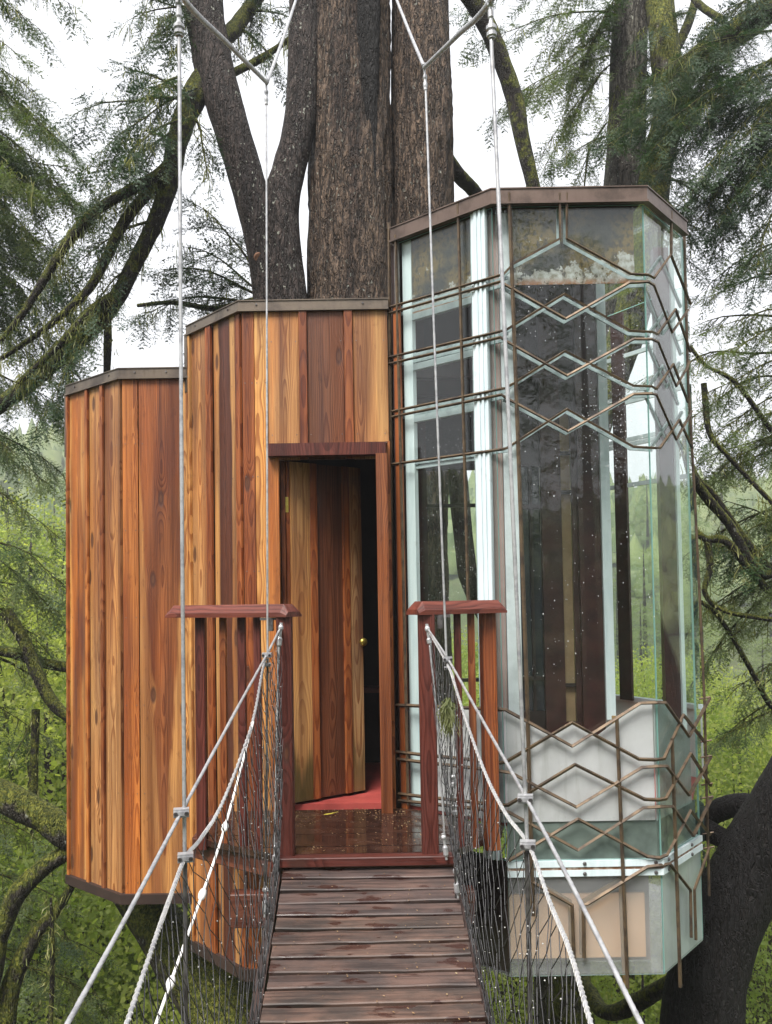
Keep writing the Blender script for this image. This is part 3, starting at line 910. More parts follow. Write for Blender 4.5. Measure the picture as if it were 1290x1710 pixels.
# right rear window: sill, bars, post
zsill = FK.hit(1050, 1163)[1]
b = Bag(); b.box(0, FK.w, -.02, .03, zsill - .03, zsill, M=FK.M(0, 0, 0)); b.obj('sill', PAINT, tower)
zobj('low_panel', FK, 0, FK.w, 0.0, zsill - .032, -.0, .01, mat_frost('frosted_low_panel', (.72, .76, .77, 1), .12))
for zz in (zlv[0], zlv[2], zlv[3], zlv[4], zlv[5], zlv[6]):
    b = Bag(); b.box(0.0, FK.w, -.02, 0, zz - .02, zz + .008, M=FK.M(0, 0, .02)); b.obj('glazing_bar', PAINT, tower)
s0 = FK.hit(1040, 1000)[0]; s1 = FK.hit(1060, 1000)[0]
b = Bag(); b.box(0, s1 - s0, -.02, 0, 0, ZTG - .06 - zsill); b.obj('inner_post', INW, tower, FK.M(s0, zsill - .02, .03))
# side corner post
FP = Face(plan(1108, 5.28), plan(1134, 5.28))
zobj('inner_post', FP, 0, FP.w, .35, ZTG - .02, 0, .06, INW)
FP2 = Face(plan(1136, 5.24), plan(1142, 5.24))
zobj('window_stile', FP2, 0, FP2.w, .3, ZTG - .02, 0, .03, PAINT)
# floor, rail, box
fb = Bag(); fb.prism([(L0[0] + .03, L0[1] + .02), (L1[0] + .02, L1[1] + .05), (R0[0] - .02, R0[1] + .05), (R1[0] - .04, R1[1]), (S1[0] - .04, S1[1]), (B0[0], B0[1] - .03), (.1, 6.55)], -.012, .012)
fb.obj('tower_floor', REDFLOOR, tower)
for face, a, b_ in ((FF, .006, FF.w - .006), (FE, .006, FE.w - .01)):
    zobj('joist_panel', face, a, b_, ZR1 + .0, FF.hit(950, 1373)[1], -.02, .012, BANDM)
rl = Bag()
zm = (ZR1 + ZR0) / 2
for pth in ([L1, R0, R1],):
    rl.band(pth, zm + .008, ZR1, -.03, .014); rl.band(pth, ZR0, zm - .008, -.03, .014)
rail_o = rl.obj('bottom_rail', PAINT, tower)
rr_ = Bag(); rr_.band([L1, R0, R1], zm - .007, zm + .007, -.03, .009); rr_.obj('rust_seam', mat_metal('rusty_seam', (.16, .075, .035), (.42, .36, .30), .7, .1, 22), rail_o)
for face, ss in ((FF, (.11, .40, .77)), (FE, (.06, .40))):
    for s_ in ss:
        for zz in ((zm + ZR1) / 2 + .006, (zm + ZR0) / 2 - .006):
            c = face.at(s_, zz, .014); n_ = Vector((face.n.x, face.n.y, 0))
            b = Bag(); b.tube([c, c + n_ * .004, c + n_ * .009], [.010, .010, .006], 10); b.obj('bolt', BOLT, rail_o)
# frosted film on the lower part of the front pane; its top edge follows the lattice
def frost(face, top, zbot, off, m):
    pts = [face.hit(u, v) for u, v in top]
    poly = pts + [(pts[-1][0], zbot), (pts[0][0], zbot)]
    n = len(poly); b = Bag()
    b.add([face.at(s, z, off) for s, z in poly] + [face.at(s, z, off - .003) for s, z in poly],
          [tuple(range(n)), tuple(reversed(range(n, 2 * n)))] + [(i, (i + 1) % n, (i + 1) % n + n, i + n) for i in range(n)])
    return b.obj('frosted_film', m, tower)
zf = FF.hit(950, 1373)[1]
frost(FF, [(842, 1186), (856, 1190), (882, 1204), (918, 1227), (957, 1207), (1000, 1228), (1072, 1175), (1091, 1174)], zf, -.011, FROST)
frost(FE, [(1096, 1174), (1116, 1173), (1156, 1232)], zf, -.011, FROSTSIDE)
b = Bag(); b.box(0.03, FL.w - .03, 0, .012, 0.01, FL.hit(745, 1183)[1], M=FL.M(0, 0, -.03)); b.obj('low_panel', FROST, tower)
# the hanging box under the floor
zobj('peach_panel', FF, FF.hit(850, 1560)[0], FF.hit(1084, 1560)[0], FF.hit(950, 1608)[1], FF.hit(950, 1500)[1], -.06, .02, PEACH)
zobj('box_lining', FF, .02, FF.w - .03, ZX0 + .02, ZR0 - .01, -.14, .02, mat_plain('mauve_lining', (.50, .42, .39), .7, 0, .2, 3))
zobj('box_lining', FL, .02, FL.w - .02, ZX0, ZR1 - .0, -.02, .02, INB)
bx = Bag(); bx.prism([L0, L1, R0, R1, S1, (S1[0] - .3, 6.2), (L0[0] + .1, 6.2)], ZX0 + .001, ZX0 + .012); bx.obj('box_bottom', FROSTBOX, tower)

# bronze lattice -------------------------------------------------------
def rod(face_pts, r=.0065, off=.026, strip_w=None, sm=None, name='lattice_rod'):
    """a square bronze rod through picture points lying on tower faces: [(face, u, v), ...]"""
    pts = []
    for face, u, v in face_pts:
        s, z = face.hit(u, v, off)
        pts.append(face.at(s, z, off))
    b = Bag(); b.tube(pts, r * 1.25, 4)
    o = b.obj(name, ROD, tower)
    if strip_w:
        q = []
        for face, u, v in face_pts:
            s, z = face.hit(u, v, off); q.append((face, s, z))
        # flat bar behind the pane following the same course
        b = Bag()
        for (fa, sa, za), (fb_, sb_, zb) in zip(q, q[1:]):
            if fa is not fb_: continue
            d = Vector((sb_ - sa, zb - za)); L = d.length
            if L < .01: continue
            d /= L; nrm = Vector((-d.y, d.x)) * strip_w / 2
            ext = strip_w * .3
            c = [(sa - d.x * ext + nrm.x, za - d.y * ext + nrm.y), (sb_ + d.x * ext + nrm.x, zb + d.y * ext + nrm.y), (sb_ + d.x * ext - nrm.x, zb + d.y * ext - nrm.y), (sa - d.x * ext - nrm.x, za - d.y * ext - nrm.y)]
            j = random.uniform(0, .002)
            v8 = [fa.at(s, z, -.028 - j) for s, z in c] + [fa.at(s, z, -.040 - j) for s, z in c]
            b.add(v8, [(0, 3, 2, 1), (4, 5, 6, 7), (0, 1, 5, 4), (1, 2, 6, 5), (2, 3, 7, 6), (3, 0, 4, 7)])
        b.obj('glazing_strip', sm or STRIPM, o)
    return o
# a rod may run left face -> front face -> right face; left-face ends are given at the far left edge
def run(left, front, right, **kw):
    return rod([(FL, *p) for p in left] + [(FF, *p) for p in front] + [(FE, *p) for p in right], **kw)
SW = .017
STRIPM = mat_plain('dusty_blue_strip', (.34, .41, .43), .6, 0, .4, 20)
run([(650, 513), (836, 459)], [(842, 457), (858, 440), (936, 398), (935, 322)], [], strip_w=SW)
run([], [(947.5, 322), (947, 398), (1054, 457), (1083, 458.5)], [(1093, 464), (1121, 425), (1154, 508)], strip_w=SW)
run([(650, 523), (836, 470)], [(842, 474), (945.5, 532), (1052, 471.5), (1083, 470)], [(1093, 476), (1123, 555), (1150, 517)], strip_w=SW)
run([(648, 597), (836, 553)], [(845, 551), (943.5, 490.5), (1054, 552), (1090, 554)], [(1099, 558), (1129, 516), (1154, 588)], strip_w=SW)
run([(648, 608), (836, 563)], [(845, 569), (947.7, 627), (1058.6, 566), (1089, 566)], [(1100, 571), (1130, 645), (1147, 616), (1152, 603)], strip_w=SW)
run([(655, 687), (838, 649)], [(845, 648), (944.7, 586), (1058.6, 644), (1089, 645)], [(1097, 649.5), (1125, 608), (1150, 672)], strip_w=SW)
run([(655, 696), (838, 659)], [(845, 664), (949, 720), (1058.6, 658), (1089, 657)], [(1097, 659), (1130, 734), (1149, 700), (1156, 686)], strip_w=SW)
run([(650, 776), (840, 750)], [(847, 748), (947.7, 683), (1058.6, 746), (1094, 748)], [(1103, 748), (1135, 701), (1157, 748)], strip_w=SW)
BR = mat_plain('brown_glazing_strip', (.30, .185, .075), .6, 0, .3, 12)
run([(662, 1177.7), (836, 1184.5)], [(845, 1185.6), (877, 1203), (956, 1246.5), (1070, 1174.5), (1097, 1173.5)], [(1112, 1173.5), (1151.6, 1230), (1186, 1166)], r=.008)
run([(662, 1256), (836, 1274)], [(844.6, 1273), (956, 1207), (1068, 1268), (1095, 1269)], [(1110, 1267), (1142, 1194), (1178, 1240)], r=.008)
run([(664, 1268), (836, 1288)], [(854, 1291), (963, 1348), (1072.6, 1282), (1098, 1280)], [(1114, 1279.5), (1151.6, 1328), (1188, 1264)], r=.008)
run([(666, 1326), (836, 1345)], [(849, 1344.7), (961, 1277), (1077, 1335), (1100, 1336)], [(1113, 1334), (1154, 1258.6), (1188, 1312)], r=.008)
run([(666, 1337), (836, 1355)], [(849, 1356), (965.6, 1420), (1075, 1349.5), (1102, 1347.5)], [(1123.7, 1347), (1158.6, 1396), (1190, 1330)], r=.008)
run([], [(850, 1438), (965.6, 1368), (1082, 1431), (1102, 1433)], [(1115, 1428), (1154, 1354), (1186, 1394)], r=.008)
run([], [(886.5, 1472), (956, 1512), (959, 1600)], [], r=.008, strip_w=.02, sm=BR)
run([], [(976, 1600), (975, 1512), (982, 1510), (1082, 1448), (1100, 1446)], [(1119, 1442.5), (1154, 1487), (1155, 1566)], r=.008, strip_w=.02, sm=BR)
run([], [], [(1163, 1570), (1160.5, 1486), (1186, 1415)], r=.007)
# long upright rods
run([(661, 392), (682, 1345)], [], [], r=.007)
run([(765, 336), (790, 1300)], [], [], r=.007)
run([], [(850.6, 322), (880, 1140), (891, 1530)], [], r=.0085)
run([], [(1030.7, 1200), (1049, 1651)], [], r=.008, strip_w=.02, sm=BR)
run([], [], [(1121.7, 352), (1121.7, 424)], r=.007)
run([], [], [(1123, 1233), (1137, 1649)], r=.008)
_q = [P(1143, 376, 5.24), P(1150, 640, 5.24), P(1162, 850, 5.24), P(1177, 1168, 5.24), P(1185, 1496, 5.24)]
b = Bag(); b.tube(_q, .008, 6); b.obj('lattice_rod', ROD, tower)
for v in (1166, 1238, 1264, 1310, 1332, 1392, 1416):
    b = Bag(); k = (v - 1168) / 328; c = P(1177 + 8 * k, v, 5.24); b.tube([c + Vector((-.03, 0, -.004)), c + Vector((.035, 0, .006))], .0055, 5); b.obj('rod_bracket', ROD, tower)
# vertical metal edge between the cabin and the tower
_a = FL.hit(655, 1000)[0]
b = Bag(); b.tube([FL.at(*FL.hit(650, 372, .02), .02), FL.at(*FL.hit(657, 1345, .02), .02)], .009, 4); b.obj('edge_strip', ROD, tower)
# rain on the glass: beads on the outside of the panes
dv, df = [], []
def drops(face, s0, s1, z0, z1, n, rmax=.0034):
    for _ in range(n):
        s_, z_ = random.uniform(s0, s1), random.uniform(z0, z1)
        if vnoise(np.array([[s_ * 3, z_ * 3, 5.0]]), 4)[0] < random.uniform(-.6, .5): continue
        r_ = random.uniform(.0009, rmax) ** 1.0 * random.choice((.6, .6, .8, 1))
        i = len(dv)
        for k in range(6):
            a_ = k * math.pi / 3
            dv.append(face.at(s_ + math.cos(a_) * r_, z_ + math.sin(a_) * r_ * 1.25, .0006))
        dv.append(face.at(s_, z_, .0006 + r_ * .6))
        df.extend([(i + k, i + (k + 1) % 6, i + 6) for k in range(6)])
drops(FF, .10, FF.w, .75, 2.95, 700)
drops(FF, FF.w * .55, FF.w - .02, 1.5, 2.7, 900)
drops(FL, .08, FL.w - .14, 1.1, 2.2, 600, .0024)
rd = link('raindrops', mesh('raindrops', dv, df, DROP, True), tower)
rd['kind'] = 'stuff'

# ================================================================== PORCH
porch = thing('porch', (-.2, 4.5, -.1), 'soaked landing before the cabin door with two short dark red railings', 'porch')
XL, XR = P(465, 1425, 4.28).x, P(750, 1425, 4.28).x
Yd0 = 4.30
def deck_span(y):
    """left and right ends of the landing at depth y"""
    if y < 4.62:
        k = (y - 4.30) / .32
        l = XL - .02 + (-.99 - XL) * min(1, max(0, k)); r = XR + .02 + .28 * k
    else:
        l, r = -.99 + max(0, y - 4.85) * .25, min(XR + .30, L1[0] - .05 - (y - 4.73) * .98 if y > 4.73 else 9)
    return l, r
yy = Yd0
while yy < 5.17:
    y1 = min(yy + .118, 5.185)
    la, ra = deck_span(yy); lb, rb_ = deck_span(y1 - .004)
    b = Bag(); c = ((la + ra) / 2, yy)
    b.add([(la - c[0], 0, -.03), (ra - c[0], 0, -.03), (rb_ - c[0], y1 - .004 - yy, -.03), (lb - c[0], y1 - .004 - yy, -.03),
           (la - c[0], 0, 0), (ra - c[0], 0, 0), (rb_ - c[0], y1 - .004 - yy, 0), (lb - c[0], y1 - .004 - yy, 0)],
          [(0, 3, 2, 1), (4, 5, 6, 7), (0, 1, 5, 4), (1, 2, 6, 5), (2, 3, 7, 6), (3, 0, 4, 7)])
    b.obj('deck_board', DECKM, porch, Matrix.Translation((c[0], yy, random.uniform(-.002, .001))))
    yy = y1
REDW = K(pd=.03, knot=.15, stain=.2)
def beam(name, p0, p1, w, h, heart='paint', parent=porch, mat=WOOD, **kw):
    """a timber from p0 to p1 (centre of its lower edge), w thick, h high"""
    p0, p1 = Vector(p0), Vector(p1)
    d = p1 - p0; L = d.length
    ang = math.atan2(d.y, d.x)
    b = Bag()
    c = min(.004, w * .2)
    yz = [(-w / 2 + c, 0), (w / 2 - c, 0), (w / 2, c), (w / 2, h - c), (w / 2 - c, h), (-w / 2 + c, h), (-w / 2, h - c), (-w / 2, c)]
    # along local z so that the grain follows the timber
    v = [(y, z, 0) for y, z in yz] + [(y, z, L) for y, z in yz]
    b.add(v, [(i, (i + 1) % 8, (i + 1) % 8 + 8, i + 8) for i in range(8)] + [tuple(reversed(range(8))), tuple(range(8, 16))])
    zx = d.normalized(); yx = Vector((-d.y, d.x, 0)).normalized(); up = zx.cross(yx)
    M = Matrix(((yx.x, up.x, zx.x, p0.x), (yx.y, up.y, zx.y, p0.y), (yx.z, up.z, zx.z, p0.z), (0, 0, 0, 1)))
    o = b.obj(name, mat, parent, M)
    if mat is WOOD: wood(o, heart, **({**REDW, **kw}))
    return o
def post(name, x, y, z0, z1, w, d, heart='paint', parent=porch, rot=0.0, **kw):
    me = board_mesh(w, z1 - z0, d, WOOD, .004, name)
    M = Matrix.Translation((x, y + d / 2, z0)) @ Matrix.Rotation(rot, 4, 'Z')
    return wood(link(name, me, parent, M), heart, **({**REDW, **kw}))
beam('step_board', (XL - .03, 4.262, -.045), (XR + .03, 4.262, -.045), .075, .043, 'paint')
beam('fascia', (XL - .03, 4.36, -.16), (XR + .06, 4.36, -.16), .04, .125, 'dark', stain=.8)
beam('edge_joist', (-1.01, 4.70, -.12), (XL - .02, 4.33, -.12), .04, .10, 'purple', stain=.9)
beam('edge_joist', (-1.01, 5.19, -.12), (-1.01, 4.71, -.12), .04, .10, 'purple', stain=.9)
# left railing
pl = P(475, 1030, 4.30); ql = P(334, 1038, 4.58)
ztop = P(475, 1029, 4.30).z
post('railing_post', pl.x, 4.30, -.02, ztop, .072, .072)
post('railing_post', ql.x, 4.60, -.05, ztop, .050, .060)
for u, Y in ((372, 4.52), (403, 4.46), (429, 4.40)):
    post('baluster', P(u, 1000, Y).x, Y, -.02, ztop, .034 if u != 403 else .04, .034, 'brown' if u == 372 else 'paint')
def cap(p0, p1, w, h, parent=porch):
    """handrail cap: flat board with bevelled shoulders and ends"""
    p0, p1 = Vector(p0), Vector(p1); d = (p1 - p0); L = d.length
    zx = d.normalized(); up = Vector((0, 0, 1)); yx = up.cross(zx)
    M = Matrix(((yx.x, up.x, zx.x, p0.x), (yx.y, up.y, zx.y, p0.y), (yx.z, up.z, zx.z, p0.z), (0, 0, 0, 1)))
    k, e = .03, .035
    ring = lambda z, w_, h0, h1, sh: [(-w_ / 2, h0, z), (w_ / 2, h0, z), (w_ / 2, h0 + (h1 - h0) * .35, z), (w_ / 2 - sh, h1, z), (-w_ / 2 + sh, h1, z), (-w_ / 2, h0 + (h1 - h0) * .35, z)]
    rings = [ring(0.012, w, 0, h * .5, k), ring(0, w, 0.004, h * .45, k), ring(e, w, 0, h, k), ring(L - e, w, 0, h, k), ring(L, w, 0.004, h * .45, k)]
    rings = [ring(0, w, 0, h * .4, k * .6), ring(e, w, 0, h, k), ring(L - e, w, 0, h, k), ring(L, w, 0, h * .4, k * .6)]
    v = [p for r_ in rings for p in r_]; f = []
    for i in range(3):
        f += [(i * 6 + j, i * 6 + (j + 1) % 6, (i + 1) * 6 + (j + 1) % 6, (i + 1) * 6 + j) for j in range(6)]
    f += [tuple(reversed(range(6))), tuple(range(18, 24))]
    b = Bag(); b.add(v, f); o = b.obj('railing_cap', WOOD, parent, M)
    return wood(o, 'rail', pd=.06, knot=.1, stain=.55)
cl_ = P(290, 1037, 4.66); cr_ = P(491, 1029, 4.28)
cap((cl_.x, 4.66, ztop - .004), (cr_.x, 4.29, ztop - .004), .13, .062)
# right railing
pr = P(712, 1030, 4.30); qr = P(812, 1038, 4.50)
post('railing_post', pr.x, 4.30, -.02, ztop, .080, .075)
post('railing_post', qr.x, 4.50, -.05, ztop, .070, .060, 'red', rot=.25)
for u, Y in ((763, 4.39), (786, 4.43)):
    post('baluster', P(u, 1000, Y).x, Y, -.02, ztop, .034, .034, 'paint' if u == 763 else 'brown')
c0 = P(689, 1030, 4.29); c1 = P(836, 1030, 4.50)
cap((c0.x, 4.285, ztop - .004), (c1.x, 4.52, ztop - .004), .13, .064)
for x in (pl.x - .065, pr.x + .065):   # dark metal brackets under the caps
    b = Bag(); b.box(x - .012, x + .012, 4.28, 4.32, ztop - .07, ztop - .006); b.box(x - .05, x + .05, 4.285, 4.315, ztop - .018, ztop - .0055); b.obj('cap_bracket', BOLT, porch)
# support beams under the bridge end
beam('support_beam', (P(388, 1520, 4.42).x, 4.42, P(420, 1545, 4.42).z), (.40, 4.42, P(420, 1545, 4.42).z), .09, .16, 'purple', stain=.9)
0 and beam('support_beam', (-.62, 4.40, P(420, 1575, 4.40).z), (.52, 4.40, P(420, 1575, 4.40).z), .06, .06, 'purple', stain=.8)
b = Bag()
for x in (-.46, .30): b.box(x - .04, x + .04, 4.34, 5.2, -.62, -.20)
b.obj('bracket_frame', DARKIN, porch)

# ================================================================== ROPE BRIDGE
def edge_y(v):      # depth of the walkway where it crosses picture row v
    w = 280 + (v - 1435) * (375 - 280) / (1709 - 1435)
    return 1500 * .80 / w
def walk(Y):        # (centre x, z) of the walkway at depth Y
    k = (4.26 - Y)
    z = -.055 - .295 * k + .045 * k * k
    return -.108 + .035 * k, z
bridge = thing('rope_bridge', (-.1, 3.0, -.5), 'narrow wet plank suspension bridge with steel cables and black side netting', 'rope bridge')
Y = 4.222
k = 0
pitch = .094
while Y > 1.1:
    x, z = walk(Y); x2, z2 = walk(Y - .01)
    slope = math.atan2(z - z2, .01)
    w = .80 + random.uniform(-.008, .008)
    d, t = .077, .040
    me_b = Bag()
    c = .004
    yz = [(-d / 2, -t), (d / 2, -t), (d / 2, -c), (d / 2 - c, 0), (-d / 2 + c, 0), (-d / 2, -c)]
    nseg = 7
    v = []
    for i in range(nseg):
        xx = -w / 2 + w * i / (nseg - 1)
        sag = -.003 * math.cos(xx * 3) + .0012 * math.sin(xx * 17 + k * 2.1)
        wv = .0016 * math.sin(xx * 23 + k)
        v += [(xx, a + wv, b_ + sag) for a, b_ in yz]
    f = []
    for i in range(nseg - 1):
        f += [(i * 6 + j, i * 6 + (j + 1) % 6, (i + 1) * 6 + (j + 1) % 6, (i + 1) * 6 + j) for j in range(6)]
    f += [tuple(range(6)), tuple(reversed(range((nseg - 1) * 6, nseg * 6)))]
    f = [tuple(reversed(q)) for q in f]
    me_b.add(v, f)
    M = Matrix.Translation((x, Y, z)) @ Matrix.Rotation(slope, 4, 'X') @ Matrix.Rotation(random.uniform(-.008, .008), 4, 'Z') @ Matrix.Rotation(random.uniform(-.006, .006), 4, 'Y')
    o = me_b.obj('plank', WETPLANK, bridge, M)
    Y -= pitch * math.cos(slope); k += 1
# carrying timbers and cables under the planks
for sx in (-.36, .36):
    pts = []
    for Yk in np.linspace(4.30, 1.1, 24):
        x, z = walk(Yk); pts.append((x + sx, Yk, z - .055))
    b = Bag(); b.tube(pts, .016, 8); b.obj('carrying_cable', BOLT, bridge)
for sx in (-.43, .41):
    b = Bag(); pts = []
    for Yk in np.linspace(4.28, 3.3, 10):
        x, z = walk(Yk); pts.append(Vector((x + sx, Yk, z - .05)))
    for a, c in zip(pts, pts[1:]):
        b.add([a + Vector((-.02, 0, -.05)), a + Vector((.02, 0, -.05)), a + Vector((.02, 0, .03)), a + Vector((-.02, 0, .03)),
               c + Vector((-.02, 0, -.05)), c + Vector((.02, 0, -.05)), c + Vector((.02, 0, .03)), c + Vector((-.02, 0, .03))],
              [(0, 1, 2, 3), (7, 6, 5, 4), (0, 4, 5, 1), (1, 5, 6, 2), (2, 6, 7, 3), (3, 7, 4, 0)])
    b.obj('edge_beam', DARKIN, bridge)

def px_path(rows):   # rows of (u, v, Y)
    return [P(u, v, Y) for u, v, Y in rows]
def strand(name, pts, r, parent=bridge, mat=STEEL, n=None, seg=12, lobes=6, twist=None):
    L = sum((Vector(pts[i + 1]) - Vector(pts[i])).length for i in range(len(pts) - 1))
    n = n or max(8, int(L / .012))
    q = smooth_path(pts, n)
    b = Bag(); b.tube([Vector(p) for p in q], r, seg, lobes=lobes, twist=twist if twist is not None else 2 * math.pi * lobes / (r * 22), lobe_amp=.13)
    return b.obj(name, mat, parent, smooth=True)
def clamp(u, v, Y, sx=1.0, ang=0.0, s=1.0):
    """galvanised cable clamp: body, two bolts with nuts"""
    c = P(u, v, Y)
    s *= .68
    M = Matrix.Translation(c) @ Matrix.Rotation(ang, 4, 'Z')
    b = Bag(); b.box(-.030 * s, .030 * s, -.020 * s, .020 * s, -.016 * s, .016 * s)
    b.box(-.030 * s, .030 * s, -.026 * s, -.0202 * s, -.008 * s, .008 * s)
    o = b.obj('cable_clamp', STEEL, bridge, M)
    b = Bag()
    for x in (-.021, .021):
        b.tube([(x * s, -.034 * s, 0), (x * s, .03 * s, 0)], .005 * s, 8)
        b.tube([(x * s, -.034 * s, 0), (x * s, -.0262 * s, 0)], .009 * s, 6)
    b.obj('clamp_bolt', BOLT, o, M)
# handrail cables
strand('handrail_cable', px_path([(470, 1046, 4.27), (446, 1093, 3.85), (398, 1180, 3.2), (303, 1357, 2.45), (213, 1528, 1.95), (112, 1712, 1.58), (10, 1900, 1.32)]), .0050)
strand('handrail_cable', px_path([(712, 1046, 4.27), (748, 1100, 3.85), (800, 1192, 3.2), (879, 1333, 2.45), (970, 1507, 1.95), (1072, 1712, 1.58), (1180, 1920, 1.32)]), .0050)
ROPEL = [(469, 1050, 4.26), (443, 1104, 3.82), (422, 1206, 3.30), (375, 1334, 2.72), (336, 1400, 2.53), (310, 1432, 2.43), (285, 1497, 2.25), (264, 1556, 2.08), (212, 1710, 1.75), (150, 1900, 1.5)]
ROPER = [(714, 1050, 4.26), (748, 1110, 3.82), (759, 1140, 3.66), (779.5, 1205, 3.30), (812, 1293.5, 2.90), (845, 1358.6, 2.62), (884, 1412, 2.43), (919, 1507, 2.18), (951.6, 1586.5, 1.98), (986.5, 1706, 1.75), (1045, 1900, 1.5)]
for rows in (ROPEL, ROPER):
    pts = px_path(rows)
    o = strand('net_rope', pts, .0042, mat=STEEL)
    q = [Vector(p) for p in smooth_path(pts, 190)]
    b = Bag()                                            # lashing wound round the rope
    hel, tt = [], 0.0
    for i in range(len(q) * 8 - 8):
        p = q[i // 8].lerp(q[min(i // 8 + 1, len(q) - 1)], (i % 8) / 8)
        a_ = i * .62
        hel.append(p + Vector((math.cos(a_), math.sin(a_) * .6, math.sin(a_) * .8)) * .0050)
    b.tube(hel, .0014, 4, cap=False)
    b.obj('lashing', ROPE, o)
# net panels: two slack families of cords between the rope and the walkway edge
def net(rows, side, name):
    top = smooth_path(px_path(rows), 400)
    lens = np.concatenate([[0], np.cumsum(np.linalg.norm(np.diff(top, axis=0), axis=1))])
    NU = int(lens[-1] / .034)
    NV = 18
    V, F = [], []
    grid = np.zeros((NU + 1, NV + 1, 3))
    for i in range(NU + 1):
        s = lens[-1] * i / NU
        p = np.array([np.interp(s, lens, top[:, c]) for c in range(3)])
        k = i / NU
        Yb = 4.22 - (4.22 - 1.35) * k
        x, z = walk(Yb)
        e = np.array([x + side * .415, Yb, z - .01])
        for j in range(NV + 1):
            t = j / NV
            q = p * (1 - t) + e * t
            q[0] -= side * .05 * math.sin(math.pi * t) * (1 if k > .1 else .3)
            grid[i, j] = q + rng.normal(0, .0035, 3)
    b = Bag()
    segs = []
    for i in range(NU):
        for j in range(NV):
            if (i + j) % 2 == 0: segs.append((grid[i, j], grid[i + 1, j + 1]))
            else: segs.append((grid[i + 1, j], grid[i, j + 1]))
    S = np.array(segs)                                   # (n,2,3)
    d = S[:, 1] - S[:, 0]; d /= np.linalg.norm(d, axis=1)[:, None]
    x = np.cross(d, [0.3, 0.1, 0.9]); x /= np.linalg.norm(x, axis=1)[:, None]
    y = np.cross(d, x)
    r = .0015
    VV = []
    for e_ in (0, 1):
        for k in range(3):
            a = k * 2 * math.pi / 3
            VV.append(S[:, e_] + r * (math.cos(a) * x + math.sin(a) * y))
    VV = np.stack(VV, 1)                                 # (n,6,3)
    n = len(S); base = (np.arange(n) * 6)[:, None]
    F = np.concatenate([base + np.array([[k, (k + 1) % 3, (k + 1) % 3 + 3, k + 3]]) for k in range(3)], 0)
    o = link(name, fast_mesh(name, VV.reshape(-1, 3), F, NETM), bridge)
    # knots: pale beads where cords cross
    pk = grid[1::1, 1:-1].reshape(-1, 3)
    pk = pk[rng.random(len(pk)) < .16]
    off = np.array([[1, 0, 0], [-1, 0, 0], [0, 1, 0], [0, -1, 0], [0, 0, 1], [0, 0, -1]]) * .0026
    V2 = (pk[:, None, :] + off[None]).reshape(-1, 3)
    fo = np.array([[0, 2, 4], [2, 1, 4], [1, 3, 4], [3, 0, 4], [2, 0, 5], [1, 2, 5], [3, 1, 5], [0, 3, 5]])
    F2 = ((np.arange(len(pk)) * 6)[:, None, None] + fo[None]).reshape(-1, 3)
    link('net_knots', fast_mesh('net_knots', V2, F2, ROPE), o)['kind'] = 'stuff'
    return o
net(ROPEL, -1, 'side_net')
net(ROPER, 1, 'side_net')
# hangers
strand('hanger_cable', px_path([(299.5, 55, 2.45), (303, 700, 2.45), (308, 1357, 2.45), (309, 1432, 2.43)]), .0050)
strand('hanger_cable', px_path([(309, 1438, 2.43), (311, 1800, 2.40)]), .0060, mat=BOLT)
strand('hanger_cable', px_path([(820.5, 60, 2.45), (850, 700, 2.45), (878, 1335, 2.45), (880, 1412, 2.43)]), .0053)
strand('hanger_cable', px_path([(880.5, 1416, 2.43), (888, 1800, 2.40)]), .0065, mat=BOLT)
strand('hanger_cable', px_path([(445, 165, 3.85), (446, 600, 3.85), (447, 1093, 3.85)]), .0040)
strand('hanger_cable', px_path([(447, 1100, 3.85), (445, 1300, 3.9), (443.5, 1500, 3.95)]), .0045, mat=BOLT)
strand('hanger_cable', px_path([(711, 140, 3.85), (727, 600, 3.85), (746, 1098, 3.85)]), .0048)
strand('hanger_cable', px_path([(747, 1105, 3.85), (755, 1300, 3.9), (762, 1500, 3.95)]), .0045, mat=BOLT)
strand('post_cable', px_path([(466, 1062, 4.22), (462, 1250, 4.22), (459, 1425, 4.22)]), .0045)
strand('post_cable', px_path([(718, 1078, 4.22), (730, 1200, 4.21), (744, 1415, 4.20)]), .0045)
clamp(303, 1357, 2.44, ang=.2); clamp(310, 1432, 2.42, ang=.2)
clamp(878, 1334, 2.44, ang=-.2); clamp(882, 1411, 2.42, ang=-.2)
clamp(446, 1094, 3.83, s=.95); clamp(748, 1101, 3.83, s=.95); clamp(447, 1110, 3.83, s=.7); clamp(748, 1116, 3.83, s=.7)
# main suspension cables with yokes
strand('suspension_cable', px_path([(497, -8, 5.0), (471, 70, 4.4), (446, 138, 3.85)]), .0075)
strand('suspension_cable', px_path([(446, 138, 3.85), (380, 72, 3.1), (303, -6, 2.45), (120, -260, 1.7)]), .0085)
strand('suspension_cable', px_path([(660, -8, 5.0), (685, 55, 4.4), (709, 112, 3.85)]), .0075)
strand('suspension_cable', px_path([(709, 112, 3.85), (765, 58, 3.1), (819, 2, 2.45), (960, -240, 1.7)]), .0085)
def sleeve(rows, r, prof=(1, 1.5, 1.5, 1, 1.45, 1.45, 1)):
    q = smooth_path(px_path(rows), len(prof) * 2)
    rr = []
    for p in prof: rr += [r * p, r * p]
    b = Bag(); b.tube([Vector(p) for p in q], rr, 10); b.obj('swage_sleeve', STEEL, bridge, smooth=False)
sleeve([(298.5, -5, 2.45), (298.8, 18, 2.45), (299, 40, 2.45)], .007, (1.5, 1.4, .8, 1.2, 1.2, .8, 1))
sleeve([(299, 38, 2.45), (299.5, 60, 2.45)], .010)
sleeve([(819, 0, 2.45), (820, 20, 2.45), (820.5, 42, 2.45)], .007, (1.5, 1.4, .8, 1.2, 1.2, .8, 1))
sleeve([(820.5, 40, 2.45), (822, 64, 2.45)], .010)
